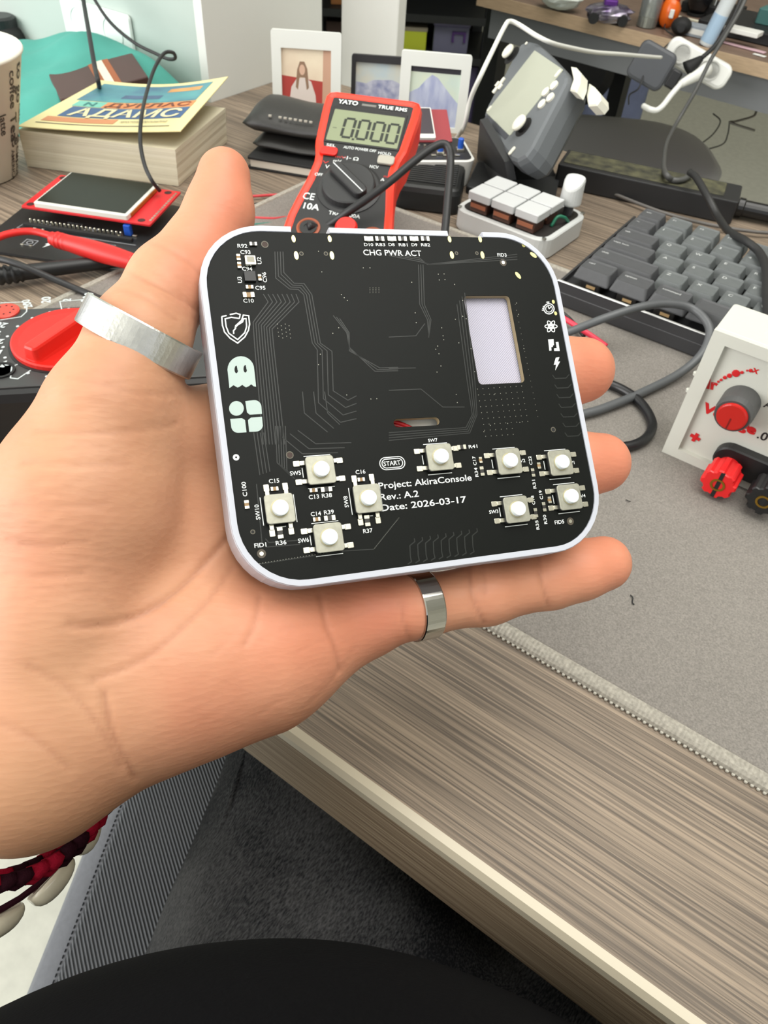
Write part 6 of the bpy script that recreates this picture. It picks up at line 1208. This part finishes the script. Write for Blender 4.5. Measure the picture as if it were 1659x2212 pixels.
t = item('paper_slip', 'tiny white slip on the far desk corner', 'paper', 1640, 121, 0.0, rz=-0.2); MB().rbox(-0.008, 0.008, -0.003, 0.003, 0, 0.0006, 0.0005, 0.0002).obj('strip', white_pl, t)
# power strip with plugs
pA, pB = C(1462, 112, .90), C(1552, 162, .885)
pst = thing('power_strip', 'white power strip with plugs hanging under the far desk edge', 'power strip', frame((pA + pB) / 2, pB - pA, (CAM - pA) + np.array([0, 0, 0.05])))
L_ = np.linalg.norm(pB - pA); MB().rbox(-L_ / 2 - 0.012, L_ / 2 + 0.012, -0.014, 0.014, -0.012, 0.012, 0.010, 0.004, 6).obj('body', white_pl, pst)
for x in (-0.022, 0.018): MB().lathe([(0.0105, 0.012), (0.0105, 0.0128), (0.009, 0.0128), (0.0085, 0.0118)], 22, (x, 0)).obj('outlet', mat('outlet_grey', (206, 206, 200), 0.5), pst)
t = thing('plug', 'white plug with cord in the power strip', 'plug', Matrix.Identity(4)); tube('cord', [C(1470, 182, .86), C(1450, 205, .86), C(1432, 228, .86), C(1418, 238, .86), C(1404, 236, .86), C(1390, 229, .87)], 0.0032, white_pl, t)
tube('plug_body', [C(1526, 148, .87), C(1500, 165, .865), C(1470, 182, .86)], lambda q: 0.0085 - 0.0045 * q, white_pl, t, 12, 4)
t = thing('charger_brick', 'dark grey charger brick plugged under the far desk', 'charger', frame(C(1408, 145, .88), pB - pA, (CAM - pA) + np.array([0, 0, 0.05]))); MB().rbox(-0.024, 0.022, -0.020, 0.022, -0.016, 0.010, 0.008, 0.004, 5).obj('body', mat('brick_grey', (74, 76, 80), 0.5), t); MB().rbox(0.0225, 0.036, -0.010, 0.010, -0.010, 0.006, 0.003, 0.002).obj('plug_neck', black_pl, t)
t = thing('plug', 'black plug with cord rising past the white tube', 'plug', Matrix.Identity(4)); tube('plug_body', [C(1484, 150, .865), C(1500, 138, .862), C(1515, 126, .86)], lambda q: 0.0095 - 0.006 * q, black_mt, t, 12, 4); tube('cord', [C(1515, 126, .86), C(1545, 98, .85), C(1580, 45, .84), C(1600, 0, .83), C(1612, -40, .83)], 0.0026, mat('soft_black_cable', (40, 40, 40), 0.5), t)
cable('power_cable', 'long grey cord falling from the far desk to the tray', [C(1625, -40, .80), C(1600, 20, .80), C(1565, 80, .81), C(1535, 130, .82), C(1500, 200, .83), C(1462, 265, .84), C(1440, 310, .80), C(1434, 350, .70), W(1436, 372, .0215), W(1452, 388, .021), W(1475, 388, .021), W(1494, 376, .022)], 0.0022, mat('soft_grey_cable', (78, 78, 76), 0.5))
cable('thin_wire', 'thin black wire hanging under the far desk by the right leg', [C(1540, 245, 1.5), C(1556, 262, 1.5), C(1540, 290, 1.5), C(1510, 315, 1.5), C(1515, 324, 1.5), C(1560, 312, 1.5), C(1572, 290, 1.5), C(1576, 262, 1.5)], 0.0013, black_rub)
cable('cable_hook', 'bent bare metal rod under the far desk', [C(1650, 198, 1.3), C(1634, 240, 1.3), C(1625, 252, 1.3), C(1590, 262, 1.3), C(1578, 265, 1.3), C(1630, 282, 1.3)], 0.002, mat('dull_rod', (130, 128, 120), 0.35, 0.6), 'hook')
# office chair seen under the far desk
ch = thing('office_chair', 'dark grey office chair pushed under the far desk', 'chair', frame((-0.50, 1.52, -0.73), (0.86, 0.5, 0), (0, 0, 1)))
seat_o = rrect(0.36, 0.34, 0.13, 8); cg = mat('chair_grey', (205, 205, 208), 0.75); cd = mat('chair_black', (30, 30, 31), 0.6)
MB().prism(seat_o, [(0.41, 0.03), (0.425, 0.004), (0.45, 0), (0.462, 0.02), (0.468, 0.06)]).obj('seat', cg, ch, Matrix.Translation((0.02, -0.02, 0)), smooth=True)
MB().prism(rrect(0.19, 0.19, 0.06, 7), [(0.0, 0.02), (0.02, 0), (0.05, 0), (0.062, 0.02)]).obj('backrest', cd, ch, Matrix.Translation((-0.10, 0.17, 0.57)) @ Matrix.Rotation(math.radians(80), 4, 'X')); MB().lathe([(0.025, 0.08), (0.025, 0.41)], 14).obj('column', cd, ch)
for k in range(5):
    a = 2 * math.pi * k / 5; MB().box(0.0, 0.26, -0.016, 0.016, 0.06, 0.09).obj('base_arm', cd, ch, Matrix.Rotation(a, 4, 'Z')); MB().lathe([(0.024, -0.012), (0.028, 0), (0.024, 0.012)], 14).obj('caster', cd, ch, Matrix.Rotation(a, 4, 'Z') @ Matrix.Translation((0.26, 0, 0.0285)) @ Matrix.Rotation(math.pi / 2, 4, 'X'))
t = thing('storage_bag', 'pale blue bag standing behind the office chair', 'bag', frame(W(1350, 208, -0.45), (0.86, 0.5, 0), (0, 0, 1))); zb_ = -0.73 + 0.45; MB().rbox(-0.11, 0.07, 0, 0.12, zb_ + 0.001, 0.22, 0.03, 0.02, 5).obj('bag_body', mat('bag_blue', (104, 112, 140), 0.6, noise=0.2, nscale=14), t); MB().rbox(-0.01, 0.05, -0.003, 0.0, 0.06, 0.13, 0.002, 0.001).obj('label', mat('bag_label', (150, 146, 128), 0.6), t)
# ------------------------------------------------------------------ sitter's chair, jeans, top, bracelets
tdir = np.array([-0.47, 0.8827, 0]); sdir = np.array([0.8827, 0.47, 0])
sc_ = thing('desk_chair', 'grey ribbed fabric chair the person sits on', 'chair', frame((-0.252, 0.065, 0), sdir, (0, 0, 1)))
rib = bpy.data.materials.new('ribbed_grey_fabric'); rib.use_nodes = True; nt = rib.node_tree; b = nt.nodes['Principled BSDF']; b.inputs['Roughness'].default_value = 0.9; b.inputs['Specular IOR Level'].default_value = 0.1
tc = nt.nodes.new('ShaderNodeTexCoord'); mpn = nt.nodes.new('ShaderNodeMapping'); mpn.inputs['Rotation'].default_value = (0, 0, math.radians(-34)); nt.links.new(tc.outputs['Object'], mpn.inputs['Vector'])
wv = nt.nodes.new('ShaderNodeTexWave'); wv.bands_direction = 'X'; wv.inputs['Scale'].default_value = 150; wv.inputs['Distortion'].default_value = 0.3; nt.links.new(mpn.outputs['Vector'], wv.inputs['Vector'])
rp_ = nt.nodes.new('ShaderNodeValToRGB'); rp_.color_ramp.elements[0].color = rgb(62, 64, 66); rp_.color_ramp.elements[1].color = rgb(112, 114, 116); nt.links.new(wv.outputs['Fac'], rp_.inputs['Fac']); nt.links.new(rp_.outputs['Color'], b.inputs['Base Color'])
bp = nt.nodes.new('ShaderNodeBump'); bp.inputs['Strength'].default_value = 0.6; bp.inputs['Distance'].default_value = 0.0015; nt.links.new(wv.outputs['Fac'], bp.inputs['Height']); nt.links.new(bp.outputs['Normal'], b.inputs['Normal'])
hem = mat('hem_grey', (112, 114, 118), 0.9, noise=0.06, nscale=300, bump=0.3, bscale=500, bdist=0.0006)
so = [(x + 0.25, y - 0.10) for x, y in rrect(0.50, 0.50, 0.06, 8)]
MB().prism(so, [(-0.335, 0.02), (-0.325, 0.004), (-0.29, 0), (-0.272, 0.001), (-0.264, 0.006), (-0.260, 0.018)]).obj('seat_hem', hem, sc_, smooth=True)
MB().prism(inset(so, 0.0185), [(-0.275, 0), (-0.2605, 0), (-0.2585, 0.003), (-0.2575, 0.012)]).obj('seat_cushion', rib, sc_, smooth=False)
stt = MB(); pth = inset(so, 0.0125)
for i in range(130):
    y = -0.30 + i * 0.0032; stt.rbox(0.0172, 0.0178, y, y + 0.002, -0.2605, -0.2594, 0.0003, 0.0002, 2)
tag(stt.obj('stitch_row', mat('stitch_dark', (38, 40, 44), 0.8), sc_), kind='stuff')
MB().lathe([(0.03, -0.62), (0.03, -0.335)], 16, (0.25, -0.1)).obj('column', black_pl, sc_)
for k in range(5):
    a = 2 * math.pi * k / 5 + 0.6; MB().box(0, 0.24, -0.02, 0.02, -0.665, -0.625).obj('base_arm', black_pl, sc_, Matrix.Translation((0.25, -0.1, 0)) @ Matrix.Rotation(a, 4, 'Z')); MB().lathe([(0.026, -0.014), (0.03, 0), (0.026, 0.014)], 14).obj('caster', black_pl, sc_, Matrix.Translation((0.25, -0.1, 0)) @ Matrix.Rotation(a, 4, 'Z') @ Matrix.Translation((0.235, 0, -0.699)) @ Matrix.Rotation(math.pi / 2, 4, 'X'))
# jeans: pelvis, thighs and shins as one surface
hipL = np.array([-0.012, -0.016, -0.188]); hipR = hipL + sdir * 0.17; knL = hipL + tdir * 0.46 + np.array([0, 0, 0.0]); knR = hipR + tdir * 0.46
PJ = [(hipL, hipR, 0.098, 0.098, 0.05), (hipL - tdir * 0.06, knL, 0.088, 0.064, 0.04), (hipR - tdir * 0.06, knR, 0.088, 0.064, 0.04)]
for kn_ in (knL, knR): PJ.append((kn_, kn_ + np.array([0, 0.03, -0.45]), 0.060, 0.046, 0.03))
JV, JF = sdf_mesh(PJ, 0.006); JV = smooth_v(JV, JF, 3)
JN = vnorm(JV, JF); al_ = (JV - hipL) @ tdir; la = (JV - hipL) @ sdir
JV = JV + JN * (0.0022 * np.sin(al_ * 90 + 3 * np.sin(la * 30)) * np.exp(-((al_ - 0.02) / 0.10) ** 2) + 0.0015 * np.sin(al_ * 55 + la * 70))[:, None]
jm = bpy.data.materials.new('black_denim'); jm.use_nodes = True; nt = jm.node_tree; b = nt.nodes['Principled BSDF']; b.inputs['Roughness'].default_value = 0.95; b.inputs['Specular IOR Level'].default_value = 0.1
tc = nt.nodes.new('ShaderNodeTexCoord'); n1 = nt.nodes.new('ShaderNodeTexNoise'); n1.inputs['Scale'].default_value = 1300; n1.inputs['Detail'].default_value = 5; mpn = nt.nodes.new('ShaderNodeMapping'); mpn.inputs['Scale'].default_value = (1, 0.35, 1); mpn.inputs['Rotation'].default_value = (0, 0, 0.9)
nt.links.new(tc.outputs['Object'], mpn.inputs['Vector']); nt.links.new(mpn.outputs['Vector'], n1.inputs['Vector']); n2 = nt.nodes.new('ShaderNodeTexNoise'); n2.inputs['Scale'].default_value = 14; nt.links.new(tc.outputs['Object'], n2.inputs['Vector'])
mx = nt.nodes.new('ShaderNodeMix'); mx.data_type = 'FLOAT'; mx.inputs['Factor'].default_value = 0.5; nt.links.new(n1.outputs['Fac'], mx.inputs['A']); nt.links.new(n2.outputs['Fac'], mx.inputs['B'])
rp_ = nt.nodes.new('ShaderNodeValToRGB'); rp_.color_ramp.elements[0].position = 0.42; rp_.color_ramp.elements[1].position = 0.66; rp_.color_ramp.elements[0].color = rgb(34, 35, 38); rp_.color_ramp.elements[1].color = rgb(96, 96, 97)
nt.links.new(mx.outputs['Result'], rp_.inputs['Fac']); nt.links.new(rp_.outputs['Color'], b.inputs['Base Color']); bp = nt.nodes.new('ShaderNodeBump'); bp.inputs['Strength'].default_value = 0.5; bp.inputs['Distance'].default_value = 0.0008; nt.links.new(n1.outputs['Fac'], bp.inputs['Height']); nt.links.new(bp.outputs['Normal'], b.inputs['Normal'])
me = bpy.data.meshes.new('jeans'); me.from_pydata([tuple(p) for p in JV], [], [tuple(int(i) for i in q) for q in JF]); tag(link('jeans', me, jm, person, smooth=True), 'washed black denim jeans')
_js = MB(); _a0 = hipL - tdir * 0.06; _pts = []
for k in range(14):
    t = k / 13; r_ = (0.088 + (0.064 - 0.088) * t); _pts.append(_a0 + (knL - _a0) * t + (r_ + 0.0012) * (math.cos(math.radians(48)) * np.array([0, 0, 1.0]) - math.sin(math.radians(48)) * sdir))
sweep(_js, _pts, 0.0022, 8, 3).obj('side_seam', jm, bpy.data.objects['jeans'], smooth=True)
for kn_ in (knL, knR):
    ft = MB(); f0 = kn_ + np.array([0, 0.03, -0.45]); ft.rbox(f0[0] - 0.045, f0[0] + 0.045, f0[1] - 0.05, f0[1] + 0.20, -0.7295, -0.66, 0.04, 0.02, 6); ft.obj('shoe', black_mt, person)
# dark top: torso, with a sleeve round the raised forearm's elbow
ELB = c2w(el) + np.array([-0.015, -0.01, -0.02])
tor = np.array([0.052, -0.085, 0.0]) + tdir * 0.019
PT = [(tor + np.array([0, 0, -0.16]), tor + np.array([0.0, -0.01, -0.06]), 0.135, 0.145, 0.05), (tor + np.array([0.0, -0.02, -0.06]), tor + np.array([0.05, -0.21, 0.16]), 0.135, 0.12, 0.06),
      (tor + sdir * -0.06 + np.array([0, 0, -0.12]), tor + sdir * 0.06 + np.array([0, 0, -0.12]), 0.13, 0.13, 0.05),
      (tor + sdir * -0.17 + np.array([0.05, -0.22, 0.20]), tor + sdir * 0.17 + np.array([0.05, -0.22, 0.20]), 0.07, 0.07, 0.06),
      (tor + sdir * -0.19 + np.array([0.05, -0.22, 0.19]), ELB, 0.055, 0.043, 0.04), (ELB, ELB + (c2w(fa) - ELB) * 0.3, 0.043, 0.039, 0.03)]
TV, TF = sdf_mesh(PT, 0.007); TV = smooth_v(TV, TF, 3)
me = bpy.data.meshes.new('top'); me.from_pydata([tuple(p) for p in TV], [], [tuple(int(i) for i in q) for q in TF]); tag(link('shirt', me, mat('black_jersey', (11, 11, 13), 0.95, spec=0.1, noise=0.1, nscale=500, bump=0.3, bscale=700, bdist=0.0005), person, smooth=True), 'plain black jersey top')
# bracelets round the wrist
wW, fW = c2w(wr), c2w(fa); fdir = (fW - wW) / np.linalg.norm(fW - wW)
def wrist_ring(c0, rad):
     u_ = np.cross(fdir, [0, 0, 1.0]); u_ /= np.linalg.norm(u_); w_ = np.cross(fdir, u_); return lambda a, r=rad, o=0.0: c0 + fdir * o + r * (math.cos(a) * u_ + math.sin(a) * w_)
yr, yk = mat('red_yarn', (150, 22, 44), 0.95, spec=0.05, bump=0.5, bscale=1500, bdist=0.0006), mat('dark_yarn', (44, 18, 26), 0.95, spec=0.05, bump=0.5, bscale=1500, bdist=0.0006)
br = thing('crochet_bracelet', 'thick red and black crocheted bracelet on the wrist', 'bracelet', Matrix.Identity(4)); rf = wrist_ring(C(10, 1655, .192), BR_R); mr, mk = MB(), MB()
NS = 46
for i in range(NS):
    for j in range(4):
        a = 2 * math.pi * (i + 0.35 * j) / NS; p = rf(a, BR_R + 0.0016 + 0.0012 * (j in (1, 2)), -0.0048 + 0.0032 * j); q = rf(a + 0.20, BR_R + 0.0016 + 0.0012 * (j in (1, 2)), -0.0048 + 0.0032 * j + 0.0022)
        sweep(mr if ((i // 2 + j // 2) % 2 == 0) else mk, [p, (p + q) / 2 + (rf(a + 0.1, BR_R + 0.0030) - rf(a + 0.1, BR_R)) * 0.35, q], lambda t: 0.0021 * (0.55 + 0.45 * math.sin(math.pi * t)), 6, 2)
mr.obj('red_yarn', yr, br, smooth=True); mk.obj('dark_yarn', yk, br, smooth=True)
sb = thing('shell_bracelet', 'string of cream cowrie shells below the crocheted bracelet', 'bracelet', Matrix.Identity(4)); shm = mat('cowrie', (214, 206, 184), 0.3, noise=0.08, nscale=120, coat=0.3); slm = mat('shell_slit', (84, 52, 40), 0.6)
rs = wrist_ring(C(-62, 1735, .205), SH_R); NSH = 13
sweep(MB(), [rs(2 * math.pi * i / 40, SH_R + 0.002) for i in range(41)], 0.0009, 6, 1, False).obj('cord', yk, sb)
def shell(mb): 
    rg = []
    for i in range(1, 12):
        t = i / 12; a = math.pi * t; w = 0.0052 * math.sin(a) ** 0.8 * (0.85 + 0.3 * t); rg.append([(w * math.cos(2 * math.pi * k / 18), 0.0075 * -math.cos(a), max(-0.0012, w * 0.85 * math.sin(2 * math.pi * k / 18))) for k in range(18)])
    return mb.rings(rg)
smesh = shell(MB()).mesh('shell'); smesh.materials.append(shm); smesh.polygons.foreach_set('use_smooth', [True] * len(smesh.polygons))
slit = MB(); slit.rbox(-0.0007, 0.0007, -0.0055, 0.0055, -0.0015, -0.0008, 0.0005, 0.0002, 3); slm_me = slit.mesh('slit'); slm_me.materials.append(slm)
for i in range(NSH):
    a = 2 * math.pi * i / NSH; c0 = rs(a, SH_R + 0.0042, 0.003 * (i % 2)); n_ = rs(a, SH_R + 0.01) - rs(a, SH_R)
    o = link('shell', smesh, None, sb, frame(c0, np.cross(fdir, n_) if False else np.cross(n_, fdir), n_) @ Matrix.Rotation(0.5 * (i % 2) + 0.9, 4, 'Z')); link('slit', slm_me, None, o)
